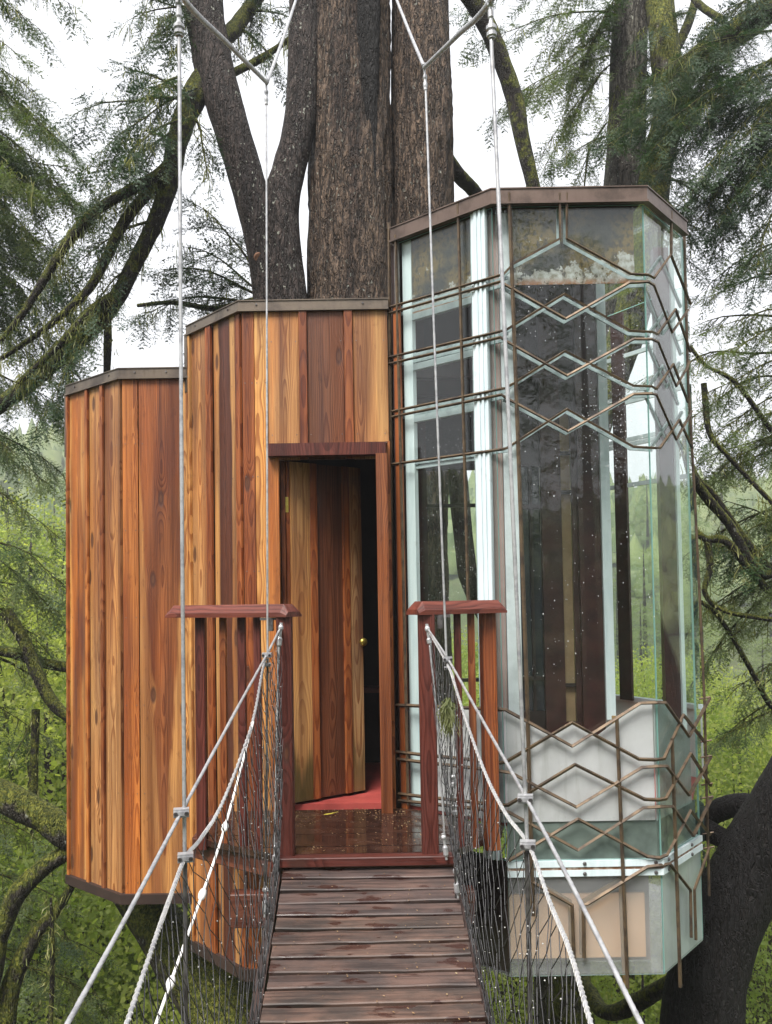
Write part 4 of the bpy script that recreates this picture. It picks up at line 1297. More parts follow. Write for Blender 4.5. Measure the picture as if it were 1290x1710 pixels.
sleeve([(445, 132, 3.85), (445, 150, 3.85), (445, 174, 3.85)], .0085, (1.3, .9, .6, .6, 1.1, .8, 1.1, .9))
sleeve([(708, 106, 3.85), (710, 125, 3.85), (711, 150, 3.85)], .0085, (1.3, .9, .6, .6, 1.1, .8, 1.1, .9))
for rows in ([(470, 1040, 4.22), (468, 1062, 4.22), (466, 1084, 4.22)], [(713, 1042, 4.22), (716, 1064, 4.22), (719, 1078, 4.22)],
             [(461, 1408, 4.2), (460, 1425, 4.2), (459, 1445, 4.2)], [(443.5, 1478, 3.95), (443, 1500, 3.95), (442, 1532, 3.95)],
             [(740, 1392, 4.2), (743, 1410, 4.2), (746, 1436, 4.2)], [(761, 1446, 3.95), (762, 1470, 3.95), (765, 1500, 3.95)],
             [(757, 1292, 3.9), (758, 1305, 3.9), (758, 1316, 3.9)], [(760, 1342, 3.9), (760, 1352, 3.9), (761, 1364, 3.9)]):
    sleeve(rows, .0095, (.8, 1.3, .7, .7, 1.3, 1.3, .6))
# slim beaded stay on the left
pts = px_path([(423, 1206, 3.28), (376, 1381, 2.9), (338, 1494, 2.66), (285, 1642, 2.35), (240, 1770, 2.1)])
o = strand('stay_cable', pts, .0042, mat=mat_plain('white_coated_cable', (.78, .76, .74), .5), lobes=0)
for u, v, Yk in ((376, 1381, 2.9), (338, 1494, 2.66), (285, 1642, 2.35)):
    c = P(u, v, Yk); d = (Vector(pts[-1]) - Vector(pts[0])).normalized()
    b = Bag(); b.tube([c + d * t_ for t_ in (-.022, -.015, -.005, .005, .015, .022)], [.0045, .009, .0115, .0115, .009, .0045], 12); b.obj('bead', mat_plain('bead_white', (.80, .78, .76), .4), o, smooth=True)

# litter: needles, cone scales and twigs on the landing and the bridge
lv, lf = [], []
def scatter(n, fn, smin, smax):
    for _ in range(n):
        p, nx = fn()
        if p is None: continue
        L = random.uniform(smin, smax); a = random.uniform(0, math.pi); w = L * random.uniform(.12, .5)
        d = Vector((math.cos(a), math.sin(a), 0)) * L; e = Vector((-math.sin(a), math.cos(a), 0)) * w
        i = len(lv)
        lv.extend([p - d, p - e + Vector((0, 0, .003)), p + d + Vector((0, 0, random.uniform(0, .004))), p + e + Vector((0, 0, .001))])
        lf.append((i, i + 1, i + 2, i + 3))
def on_deck():
    y = 4.32 + (random.random() ** .8) * .86
    l, r = deck_span(y)
    x = random.uniform(l + .02, r - .02)
    if vnoise(np.array([[x * 4, y * 6, 1.0]]), 3)[0] < random.uniform(-.7, .5): return None, 0
    return Vector((x, y, .003)), 0
scatter(1300, on_deck, .002, .007)
def on_walk():
    y = random.uniform(1.3, 4.2); x, z = walk(y)
    return Vector((x + random.uniform(-.39, .39), y, z + .0035)), 0
scatter(420, on_walk, .002, .008)
tag(link('needle_litter', mesh('needle_litter', lv, lf, LITTER)), 'scattered fallen needles and scales on the porch and bridge planks', 'litter', kind='stuff')
c = onZ(553, 1362, .006)
b = Bag()
for i in range(5):
    t_ = i / 4; w = .013 * math.sin(math.pi * min(.95, t_ + .12))
    p = c + Vector((-.04 + .08 * t_, .012 * t_, .004 + .012 * t_ * t_))
    b.v += [tuple(p + Vector((0, -w, .002))), tuple(p), tuple(p + Vector((0, w, .002)))]
for i in range(4):
    for j in range(2): b.f.append((i * 3 + j, (i + 1) * 3 + j, (i + 1) * 3 + j + 1, i * 3 + j + 1)); b.m.append(0)
tag(b.obj('fallen_leaf', mat_plain('yellow_leaf', (.55, .48, .06), .5)), 'small yellow fallen leaf on the wet porch in front of the door', 'leaf')

# tuft of pale lichen caught in the right-hand net
hv, hf = [], []
for _ in range(150):
    c = P(749 + random.gauss(0, 5), 1165 + random.uniform(0, 30), 3.62); L = random.uniform(.03, .12)
    i = len(hv); w = random.uniform(.001, .003)
    tip = c + Vector((random.gauss(0, .02), random.gauss(0, .02), -L)); mid = c.lerp(tip, .5) + Vector((random.gauss(0, .012), random.gauss(0, .012), 0))
    hv += [c + Vector((-w, 0, 0)), c + Vector((w, 0, 0)), mid + Vector((w, 0, 0)), mid + Vector((-w, 0, 0)), tip]
    hf += [(i, i + 1, i + 2, i + 3), (i + 3, i + 2, i + 4)]
tag(link('lichen_tuft', mesh('lichen_tuft', hv, hf, MOSSHANG)), 'pale yellow lichen tuft caught in the right bridge netting below the railing cap', 'lichen')

# ================================================================== FOREST
def trunk_mesh(name, pts, rad, seg, n, mat, amp=.05, freq=5.0, ridge=.0, seed=0, vs_=.35):
    """tapered, noisy trunk or limb through pts with radii rad; amp is relative to the radius"""
    q = smooth_path([tuple(p) + (r,) for p, r in zip([tuple(p) for p in pts], rad)], n)
    C, rr = q[:, :3], np.abs(q[:, 3])
    T = np.gradient(C, axis=0); T /= np.linalg.norm(T, axis=1)[:, None]
    x = np.cross(T[0], [0.0, 1.0, 0.05]); x /= np.linalg.norm(x)
    X = []
    for t in T:
        x = x - t * x.dot(t); x /= np.linalg.norm(x); X.append(x)
    X = np.array(X); Yv = np.cross(T, X)
    a = np.linspace(0, 2 * np.pi, seg, endpoint=False)
    dirs = np.cos(a)[None, :, None] * X[:, None, :] + np.sin(a)[None, :, None] * Yv[:, None, :]
    base = C[:, None, :] + dirs * rr[:, None, None]
    d1 = vnoise(base * np.array([freq, freq, freq * vs_]), seed)
    d2 = vnoise(base * np.array([freq * 4, freq * 4, freq * 4 * vs_]), seed + 1)
    d3 = 1 - np.abs(vnoise(base * np.array([freq * 6, freq * 6, freq * 1.1]), seed + 2)) * 2
    disp = amp * (d1 + .4 * d2) + ridge * d3
    V = C[:, None, :] + dirs * (rr[:, None] * (1 + disp))[:, :, None]
    V = V.reshape(-1, 3)
    i = np.arange(n - 1)[:, None]; k = np.arange(seg)[None, :]; k2 = (k + 1) % seg
    F = np.stack([i * seg + k, i * seg + k2, (i + 1) * seg + k2, (i + 1) * seg + k], -1).reshape(-1, 4)
    me = fast_mesh(name, V, F, mat, smooth=True)
    return me

def trunk(parent, name, rows, mat, seg=64, n=120, tailz=None, **kw):
    """rows of (u, v, Y, half width in picture pixels)"""
    pts, rad = [], []
    for u, v, Yk, hw in rows:
        pts.append(P(u, v, Yk)); rad.append(hw / FPX * Yk)
    if tailz is not None:
        p = pts[-1]; pts.append(Vector((p.x, p.y, tailz))); rad.append(rad[-1] * 1.25)
    return link(name, trunk_mesh(name, pts, rad, seg, n, mat, **kw), parent)

# --- needles: one flat drooping spray, in two weights
def make_spray(nt, npair, L=.30, nl=.024, nw=.0055, seed=0):
    r = np.random.default_rng(seed)
    V, F = [], []
    def needle(p, d, l, w):
        d = d / np.linalg.norm(d)
        s = np.cross(d, [0, 0, 1.0]); s /= max(1e-6, np.linalg.norm(s))
        tilt = r.normal(0, .35)
        s = s * math.cos(tilt) + np.array([0, 0, 1]) * math.sin(tilt)
        i = len(V)
        V.extend([p - s * w * .5, p + s * w * .5, p + d * l])
        F.append((i, i + 1, i + 2))
    def twig(p0, d, l, n):
        for k in range(n):
            t = (k + .5) / n
            p = p0 + d * l * t + np.array([0, 0, -.22 * (l * t) ** 2 / max(l, .01)])
            side = np.array([-d[1], d[0], 0])
            for s in (-1, 1):
                needle(p, d * .75 + side * s * (.9 + r.normal(0, .15)) + np.array([0, 0, r.normal(0, .22)]), nl * (1 - .35 * t) * r.uniform(.75, 1.15), nw)
        needle(p0 + d * l, d, nl, nw)
        # the woody twig itself
        i = len(V); e = np.array([-d[1], d[0], 0]) * .0018
        V.extend([p0 - e, p0 + e, p0 + d * l + np.array([0, 0, -.22 * l])]); F.append((i, i + 1, i + 2))
    twig(np.zeros(3), np.array([1.0, 0, 0]), L, npair + 4)
    for k in range(nt):
        t = .12 + .8 * k / nt
        s = -1 if k % 2 else 1
        a = math.radians(52 + r.normal(0, 8)) * s
        d = np.array([math.cos(a), math.sin(a), r.normal(0, .12)])
        twig(np.array([L * t, 0, -.2 * L * t * t]), d, L * (.50 - .36 * t) * r.uniform(.7, 1.2), npair)
    return np.array(V), np.array(F)
SPRAY = [make_spray(7, 5, L=.22, nl=.022, nw=.0085, seed=s) for s in range(3)]
SPRAYLO = [make_spray(3, 3, L=.45, nl=.06, nw=.022, seed=5 + s) for s in range(2)]

class Crown:
    """needles (sprays) and twigs of one tree, in world coordinates"""
    def __init__(s): s.T = []; s.twV = []; s.twF = []; s.nv = 0; s.hang = []
    def twig(s, pts, r0, r1):
        n = len(pts); pts = np.asarray(pts)
        for i in range(n):
            t = i / (n - 1); r = r0 * (1 - t) + r1 * t
            for k in range(4):
                a = k * math.pi / 2
                s.twV.append(pts[i] + r * np.array([math.cos(a) * .7, math.cos(a) * .7, math.sin(a)]) if k % 2 else pts[i] + r * np.array([math.cos(a), -math.cos(a) * .5, 0]))
        for i in range(n - 1):
            for k in range(4):
                k2 = (k + 1) % 4
                s.twF.append((s.nv + i * 4 + k, s.nv + i * 4 + k2, s.nv + (i + 1) * 4 + k2, s.nv + (i + 1) * 4 + k))
        s.nv += 4 * n
    def spray(s, p, d, scale, roll=0.0):
        s.T.append((p[0], p[1], p[2], d[0], d[1], d[2], scale, roll))
    def bough(s, p0, p1, width=.5, sag=.12, dens=1.0, scale=1.0, gap=0.0, r0=.014, step=.085):
        p0, p1 = np.array(p0), np.array(p1)
        L = np.linalg.norm(p1 - p0)
        n = max(6, int(L / .10))
        t = np.linspace(0, 1, n)
        path = p0 + (p1 - p0) * t[:, None]
        path[:, 2] += sag * L * (np.sin(t * math.pi) * .7 - t * t * .5)
        path += np.stack([vnoise(np.stack([t * 4 + 9 * i_, t * 0 + p0[0] * 3, t * 0 + p0[2] * 7], 1), 3) for i_ in range(3)], 1) * .05 * L * .5
        s.twig(path, r0, .002)
        m = max(3, int(L / step * dens))
        for k in range(m):
            f = gap + (1 - gap) * (k + random.random() * .6) / m
            f = min(f, .99)
            i = min(int(f * (n - 1)), n - 2); u = f * (n - 1) - i
            p = path[i] * (1 - u) + path[i + 1] * u
            d = path[i + 1] - path[i]; d /= np.linalg.norm(d)
            side = np.cross(d, [0, 0, 1.0]); side /= max(1e-6, np.linalg.norm(side))
            for sg in (-1, 1):
                if random.random() < .22: continue
                l = width * (1.05 - .75 * f) * random.uniform(.55, 1.15)
                dd = d * random.uniform(.15, 1.0) + side * sg * random.uniform(.35, 1.1) + np.array([0, 0, random.uniform(-.65, .15)])
                dd /= np.linalg.norm(dd)
                q = [p + dd * l * x + np.array([0, 0, -.30 * l * x * x]) for x in (0, .5, 1)]
                s.twig(q, .005, .0015)
                ns = max(2, int(l / .075))
                for j in range(ns):
                    x = (j + .6) / ns
                    pp = p + dd * l * x + np.array([0, 0, -.30 * l * x * x])
                    e = dd + np.array([random.gauss(0, .3), random.gauss(0, .3), random.gauss(-.2, .22)])
                    s.spray(pp, e, scale * random.uniform(.6, 1.15), random.gauss(0, .5))
        s.spray(path[-1], path[-1] - path[-2], scale)
        return path
    def boughs(s, p0, p1, *a, extra=1, jit=.22, **k):
        out = s.bough(p0, p1, *a, **k)
        for _ in range(extra):
            j0, j1 = rng.normal(0, jit * .6, 3), rng.normal(0, jit, 3)
            j1[1] += random.uniform(0, 1.4); j0[1] += max(0, j1[1] * .6)
            s.bough(np.array(p0) + j0, np.array(p1) + j1, *a, **k)
        return out
    def moss(s, path, n, lmin=.08, lmax=.4):
        """lichen beards hanging along a limb"""
        path = np.asarray(path)
        for _ in range(n):
            i = random.randrange(len(path) - 1); u = random.random()
            p = path[i] * (1 - u) + path[i + 1] * u
            s.hang.append((p + rng.normal(0, .025, 3), random.uniform(lmin, lmax) * random.uniform(.3, 1)))
    def build(s, parent, mats, tmpl, name='crown'):
        Vs, Fs, Ms = [], [], []
        nv = 0
        if s.T:
            T = np.array(s.T); D = T[:, 3:6] / np.linalg.norm(T[:, 3:6], axis=1)[:, None]
            up = np.array([0, 0, 1.0])
            S = np.cross(up, D); S /= np.maximum(np.linalg.norm(S, axis=1), 1e-6)[:, None]
            U = np.cross(D, S)
            cr, sr = np.cos(T[:, 7])[:, None], np.sin(T[:, 7])[:, None]
            S2, U2 = S * cr + U * sr, U * cr - S * sr
            pick = rng.integers(0, len(tmpl), len(T))
            for ti, (tv, tf) in enumerate(tmpl):
                m = pick == ti
                if not m.any(): continue
                k = m.sum()
                W_ = (tv[None, :, 0:1] * D[m][:, None] + tv[None, :, 1:2] * S2[m][:, None] + tv[None, :, 2:3] * U2[m][:, None]) * T[m][:, 6][:, None, None] + T[m][:, None, 0:3]
                Vs.append(W_.reshape(-1, 3))
                Fs.append((tf[None] + (np.arange(k) * len(tv))[:, None, None]).reshape(-1, 3) + nv)
                Ms.append(np.zeros(k * len(tf), dtype=np.int32)); nv += k * len(tv)
        if s.hang:
            hv, hf = [], []
            for p, l in s.hang:
                for _ in range(3):
                    w = random.uniform(.002, .006); a = random.uniform(0, math.pi)
                    e = np.array([math.cos(a), math.sin(a), 0]) * w
                    o = rng.normal(0, .018, 3); i = len(hv)
                    tip = p + o + np.array([random.gauss(0, .03), random.gauss(0, .03), -l * random.uniform(.5, 1)])
                    mid = (p + o) * .5 + tip * .5 + rng.normal(0, .012, 3)
                    hv.extend([p + o - e * .5, p + o + e * .5, mid + e, mid - e, tip])
                    hf.extend([(i, i + 1, i + 2), (i, i + 2, i + 3), (i + 3, i + 2, i + 4)])
            Vs.append(np.array(hv)); Fs.append(np.array(hf) + nv); Ms.append(np.full(len(hf), 1, dtype=np.int32)); nv += len(hv)
        o = link(name, fast_mesh(name, np.concatenate(Vs), np.concatenate(Fs), [mats[0], MOSSHANG], np.concatenate(Ms)), parent)
        if s.twV:
            link('twigs', fast_mesh('twigs', np.array(s.twV), np.array(s.twF), LIMB), o)['kind'] = 'stuff'
        return o
def pb(a, b, Ya, Yb):
    return P(a[0], a[1], Ya), P(b[0], b[1], Yb)

GZ = -11.0
# --- the great fluted fir that carries the cabin: three stems standing against one another
big = thing('giant_fir', (0.0, 7.3, GZ), 'massive fluted brown fir trunk rising behind the cabin roof beside the tower', 'tree')
trunk(big, 'trunk', [(583, -330, 7.6, 66), (584, -40, 7.4, 66), (585, 200, 7.3, 67), (588, 500, 7.25, 72), (600, 1000, 7.25, 82), (615, 1700, 7.3, 100)], BARK, 128, 420, GZ, amp=.035, freq=3.2, ridge=.06, seed=3, vs_=.15)
trunk(big, 'stem', [(612, -330, 7.16, 21), (614, 0, 7.10, 20), (613, 130, 7.09, 19), (615, 280, 7.07, 17), (622, 420, 7.06, 15), (630, 540, 7.08, 13), (640, 700, 7.15, 10)], BARKBLACK, 56, 300, amp=.10, freq=5, ridge=.05, seed=8, vs_=.15)
right_fir = thing('fir_tree', (.35, 7.5, GZ), 'straight dark fir trunk between the giant trunk and the glass tower', 'tree')
trunk(right_fir, 'trunk', [(702, -330, 7.7, 45), (703, 0, 7.5, 47), (705, 200, 7.4, 50), (704, 400, 7.4, 51), (700, 800, 7.4, 47), (700, 1000, 7.4, 48), (716, 1700, 7.4, 70)], BARK, 112, 380, GZ, amp=.04, freq=3.2, ridge=.06, seed=13, vs_=.15)
trunk(right_fir, 'limb', [(735, 250, 7.5, 14), (765, 290, 7.6, 12), (800, 330, 7.9, 12), (850, 420, 8.2, 10), (930, 520, 8.6, 8)], LIMB, 20, 60, amp=.12, freq=6, seed=4)
# arching limb that comes down behind the tower roof
trunk(right_fir, 'limb', [(700, -140, 7.6, 17), (770, -30, 7.8, 16), (815, 45, 7.9, 15), (855, 150, 8.0, 15), (872, 230, 8.0, 13), (893, 320, 8.0, 12), (915, 430, 8.1, 11), (950, 600, 8.2, 9)], LIMB, 24, 140, amp=.12, freq=5, seed=6)
trunk(right_fir, 'limb', [(740, 560, 7.5, 17), (775, 900, 7.6, 17), (790, 980, 7.7, 16), (850, 1100, 8.2, 12)], BARKDARK, 24, 60, amp=.1, freq=5, seed=7)
# --- forked tree on the left of the giant
fork = thing('forked_tree', (-1.0, 7.3, GZ), 'dark lichen-flecked tree that forks into two stems above the stepped cabin roof', 'tree')
trunk(fork, 'trunk', [(345, -330, 7.5, 34), (338, -40, 7.2, 33), (352, 90, 7.1, 33), (380, 190, 7.0, 31), (412, 300, 7.0, 30), (440, 400, 7.0, 31), (455, 480, 7.0, 34), (470, 620, 7.05, 42), (480, 1000, 7.1, 50), (455, 1560, 7.1, 56), (440, 1720, 7.1, 60)], BARKDARK, 80, 420, GZ, amp=.06, freq=3.5, ridge=.02, seed=21, vs_=.3)
trunk(fork, 'stem', [(517, -330, 7.7, 27), (511, -30, 7.3, 27), (506, 120, 7.15, 26), (500, 210, 7.1, 27), (482, 285, 7.05, 28), (468, 350, 7.0, 32), (472, 430, 7.0, 34), (480, 520, 7.0, 36), (480, 700, 7.05, 40)], BARKDARK, 64, 260, amp=.06, freq=3.5, ridge=.02, seed=24, vs_=.3)
b = Bag(); b.tube([P(433, 430, 6.98), P(433, 430, 6.878), P(433, 430, 6.866), P(433, 430, 6.868)], [.06, .042, .034, .010], 14); b.obj('cut_knot', mat_plain('cut_knot', (.17, .085, .05), .8, 0, .6, 40, .3, .8), fork)
fcr = Crown()
limbs = [
    [(345, 130, 7.1, 22), (322, 165, 7.0, 20), (296, 235, 6.9, 17), (284, 300, 6.9, 16), (262, 365, 6.9, 15), (225, 440, 6.9, 14), (190, 505, 6.9, 15), (140, 560, 7.0, 15), (60, 632, 7.1, 13), (-60, 720, 7.3, 11)],
    [(290, 262, 6.9, 10), (262, 292, 6.8, 9), (215, 318, 6.7, 9), (160, 352, 6.7, 9), (120, 395, 6.7, 9), (90, 440, 6.7, 8), (40, 520, 6.7, 6), (0, 570, 6.7, 4)],
    [(278, 295, 6.9, 9), (240, 330, 6.8, 9), (205, 375, 6.8, 9), (178, 430, 6.8, 8), (150, 480, 6.8, 7), (110, 520, 6.8, 6), (60, 560, 6.8, 5), (0, 600, 6.8, 4)],
    [(195, 490, 6.9, 8), (150, 520, 6.8, 7), (105, 570, 6.8, 6), (30, 640, 6.8, 5)],
    [(178, 525, 6.9, 7), (180, 560, 6.9, 7), (178, 640, 7.0, 6)],
    [(352, 75, 7.1, 15), (385, 55, 7.3, 15), (412, 20, 7.5, 14), (445, -30, 7.7, 12), (500, -120, 8, 10)],
    [(388, 122, 7.2, 7), (440, 95, 7.4, 6), (490, 60, 7.5, 5)],
    [(440, 497, 7.1, 7), (400, 508, 7.3, 6), (355, 515, 7.4, 5), (290, 505, 7.5, 4), (230, 510, 7.6, 3)],
]
for i, rows in enumerate(limbs):
    trunk(fork, 'limb', rows, LIMB, 20, max(30, 20 * len(rows)), amp=.14, freq=6, seed=30 + i)
    fcr.moss([P(u, v + hw * .6, Y_) for u, v, Y_, hw in rows], 150 if i < 4 else 24, .05, .30)
for a, b_, Ya, Yb, w in [((330, 150), (140, 270), 6.9, 6.4, .55), ((318, 170), (120, 180), 6.9, 6.6, .5), ((300, 215), (150, 330), 6.9, 6.6, .55), ((315, 160), (210, 110), 6.9, 6.9, .35),
                         ((286, 290), (110, 380), 6.9, 6.9, .4), ((300, 200), (215, 250), 6.6, 6.2, .5), ((325, 190), (350, 300), 6.9, 6.6, .22), ((300, 130), (250, 160), 6.8, 6.4, .4),
                         ((225, 440), (120, 560), 6.9, 6.6, .4), ((262, 365), (80, 470), 6.9, 6.9, .45), ((190, 505), (60, 700), 6.9, 6.6, .4), ((140, 560), (20, 640), 7, 6.8, .45),
                         ((440, 497), (300, 400), 7.2, 7.4, .45), ((435, 470), (320, 330), 7.2, 7.6, .4), ((440, 500), (270, 440), 7.3, 7.5, .5), ((420, 505), (230, 520), 7.3, 7.6, .5), ((400, 508), (330, 570), 7.4, 7.5, .3),
                         ((395, 45), (470, 110), 7.4, 7.3, .3), ((412, 20), (500, 30), 7.5, 7.6, .35), ((340, 10), (210, 30), 7.2, 7.0, .45), ((345, 40), (225, -10), 7.2, 7.2, .4), ((330, 0), (240, 70), 7.2, 6.9, .35),
                         ((445, -30), (400, 60), 7.6, 7.6, .35), ((445, 350), (490, 470), 7.5, 8.0, .3), ((340, 30), (290, 90), 7.2, 7.0, .3)]:
    p = fcr.boughs(P(*a, Ya), P(*b_, Yb), w, .10, 1.0, 1.0, .1, extra=0)
    fcr.moss(p, 26, .05, .25)
fcr.build(fork, [NEEDLEDARK], SPRAY)

# --- pair of lichen-grey trees behind the tower
t1 = thing('fir_tree', (2.6, 9.2, GZ), 'straight grey lichen-covered trunk behind the tower roof', 'tree')
trunk(t1, 'trunk', [(1066, -330, 9.4, 33), (1056, -20, 9.2, 30), (1050, 120, 9.2, 31), (1042, 300, 9.2, 32), (1012, 520, 9.2, 33), (955, 800, 9.2, 34), (930, 1300, 9.2, 40)], BARKLICHEN, 64, 260, GZ, amp=.05, freq=4, seed=41, vs_=.4)
t2 = thing('mossy_tree', (2.9, 8.8, GZ), 'leaning mossy trunk with a thick green branch reaching to the right behind the tower', 'tree')
trunk(t2, 'trunk', [(1075, -330, 9.4, 24), (1100, -20, 9.0, 24), (1112, 90, 8.8, 24), (1120, 180, 8.8, 26), (1098, 280, 8.8, 27), (1084, 380, 8.8, 28), (1052, 540, 8.8, 29), (975, 800, 8.8, 30), (945, 1300, 8.8, 34)], BARKMOSS, 56, 260, GZ, amp=.08, freq=4, seed=44, vs_=.5)
trunk(t2, 'limb', [(1112, 190, 8.8, 20), (1140, 130, 8.6, 20), (1180, 85, 8.4, 20), (1235, 50, 8.2, 22), (1300, 5, 8.0, 24), (1400, -60, 7.8, 26)], BARKMOSS, 32, 120, amp=.1, freq=5, seed=45)
trunk(t2, 'limb', [(1120, 100, 8.9, 8), (1145, 50, 9.0, 8), (1165, -10, 9.2, 7), (1180, -80, 9.2, 6)], LIMB, 16, 50, amp=.12, freq=6, seed=46)
trunk(t2, 'limb', [(1210, 35, 8.4, 7), (1170, 8, 8.7, 6), (1140, -30, 9, 5)], LIMB, 16, 40, amp=.12, freq=6, seed=47)
c1 = Crown()
for a, b_, Ya, Yb, w, d in [((1050, 20), (800, 60), 9.2, 8.6, .6, .8), ((1045, 40), (880, 150), 9.2, 8.6, .55, .8), ((1048, 90), (900, 240), 9.2, 8.8, .5, .7), ((1050, -30), (770, -10), 9.2, 8.8, .6, .9), ((1050, 0), (900, 90), 9.2, 9.0, .5, .8),
                           ((1030, 225), (940, 260), 9.1, 8.6, .22, .9), ((1035, 130), (1010, 240), 9.1, 8.9, .3, .6), ((1055, 110), (1150, 190), 9.1, 8.6, .35, .8), ((1040, -10), (960, 130), 9.2, 9, .4, .8)]:
    p = c1.boughs(P(*a, Ya), P(*b_, Yb), w, .08, d, 1.05, .12, extra=1 if b_[0] > 850 else 0); c1.moss(p, 12, .06, .35)
c1.build(t1, [NEEDLE], SPRAY)
c2 = Crown()
for a, b_, Ya, Yb, w in [((1240, 60), (1090, 150), 8.2, 7.4, .5), ((1290, 60), (1070, 130), 8.0, 7.2, .55), ((1330, 90), (1100, 205), 8.0, 7.2, .6), ((1350, 110), (1085, 235), 7.9, 7.2, .6), ((1340, 150), (1180, 260), 7.9, 7.0, .6),
                         ((1380, 170), (1140, 320), 7.9, 7.4, .55), ((1370, 230), (1190, 360), 7.8, 7.4, .5), ((1370, 60), (1230, 140), 7.9, 7.2, .5), ((1200, 80), (1150, 210), 8.3, 8.0, .45), ((1110, 330), (1160, 410), 8.7, 8.2, .28), ((1120, 300), (1225, 370), 8.7, 8.3, .35),
                         ((1100, 300), (1240, 330), 8.8, 8.6, .4), ((1290, -20), (1180, 40), 8.0, 7.7, .4), ((1150, 20), (1060, 60), 9, 8.6, .35), ((1380, 110), (1240, 220), 7.7, 7.0, .55), ((1360, 200), (1250, 290), 7.6, 7.0, .45)]:
    p = c2.boughs(P(*a, Ya), P(*b_, Yb), w, .08, 1.0, 1.0, .08, extra=1); c2.moss(p, 14, .05, .3)
c2.moss([P(1095, 60, 8.8), P(1110, 75, 8.7), P(1125, 70, 8.7)], 60, .1, .3)
c2.build(t2, [NEEDLEDARK], SPRAY)

# --- fir outside the frame on the right whose boughs reach in
rt = thing('fir_tree', tuple(P(1560, 900, 8.0).xy) + (GZ,), 'fir whose mossy drooping boughs enter at the right edge beside the tower', 'tree')
trunk(rt, 'trunk', [(1570, -700, 8.2, 40), (1560, 300, 8.0, 55), (1560, 900, 8.0, 65), (1550, 1700, 8.0, 80)], BARKDARK, 48, 120, GZ, amp=.06, freq=4, seed=51)
c3 = Crown()
rl_ = [
    [(1540, 640, 8.0, 12), (1380, 720, 7.6, 10), (1290, 955, 7.2, 8), (1215, 870, 7.0, 8), (1180, 830, 6.9, 8), (1157, 795, 6.8, 8), (1140, 740, 6.8, 5)],
    [(1290, 955, 7.2, 7), (1240, 895, 7.1, 7), (1195, 830, 7.0, 6), (1160, 790, 6.9, 5), (1135, 700, 6.9, 3)],
    [(1540, 1050, 8.0, 11), (1330, 1010, 7.4, 8), (1260, 960, 7.1, 6), (1215, 905, 7.0, 7), (1180, 900, 7.0, 7), (1160, 885, 7.0, 5)],
    [(1183, 905, 7.0, 6), (1186, 950, 7.0, 5), (1178, 990, 7.0, 4), (1210, 1020, 7.0, 4), (1290, 1035, 7.0, 4)],
    [(1560, 1280, 8.0, 10), (1330, 1190, 7.4, 6), (1290, 1180, 7.3, 5), (1250, 1110, 7.2, 4), (1205, 1035, 7.1, 4), (1172, 1005, 7.0, 3)],
    [(1290, 720, 7.2, 4), (1230, 640, 7.2, 4), (1180, 610, 7.2, 3), (1150, 575, 7.2, 3)],
    [(1176, 640, 7.1, 5), (1185, 720, 7.1, 5), (1215, 760, 7.1, 4), (1300, 850, 7.1, 4)],
]
for i, rows in enumerate(rl_):
    trunk(rt, 'limb', rows, LIMB, 16, 22 * len(rows), amp=.14, freq=6, seed=52 + i)
    c3.moss([P(u, v, Y_) for u, v, Y_, hw in rows if u < 1340], 30, .04, .2)
for a, b_, Ya, Yb, w in [((1400, 560), (1170, 590), 7.6, 7.0, .4), ((1400, 600), (1165, 650), 7.6, 7.1, .45), ((1400, 640), (1180, 720), 7.6, 7.1, .4), ((1400, 700), (1200, 770), 7.6, 7.2, .4), ((1380, 740), (1190, 800), 7.5, 7.2, .4), ((1300, 950), (1190, 905), 7.2, 7.2, .35),
                         ((1340, 860), (1220, 900), 7.4, 7.2, .4), ((1380, 880), (1230, 940), 7.3, 7.0, .35), ((1360, 960), (1190, 1010), 7.4, 7.2, .4), ((1340, 1010), (1190, 1080), 7.3, 7.2, .35), ((1350, 1090), (1220, 1150), 7.4, 7.3, .3), ((1370, 380), (1190, 470), 7.4, 7.6, .28), ((1380, 460), (1260, 430), 7.4, 7.6, .25), ((1380, 330), (1220, 420), 7.6, 7.4, .3),
                         ((1365, 520), (1200, 540), 7.6, 7.4, .3), ((1380, 900), (1270, 830), 7.2, 7.0, .35), ((1340, 1180), (1200, 1230), 7.3, 7.3, .25)]:
    p = c3.boughs(P(*a, Ya), P(*b_, Yb), w, .10, .9, .95, .15, extra=1, jit=.16); c3.moss(p, 22, .05, .25)
c3.build(rt, [NEEDLE], SPRAY)

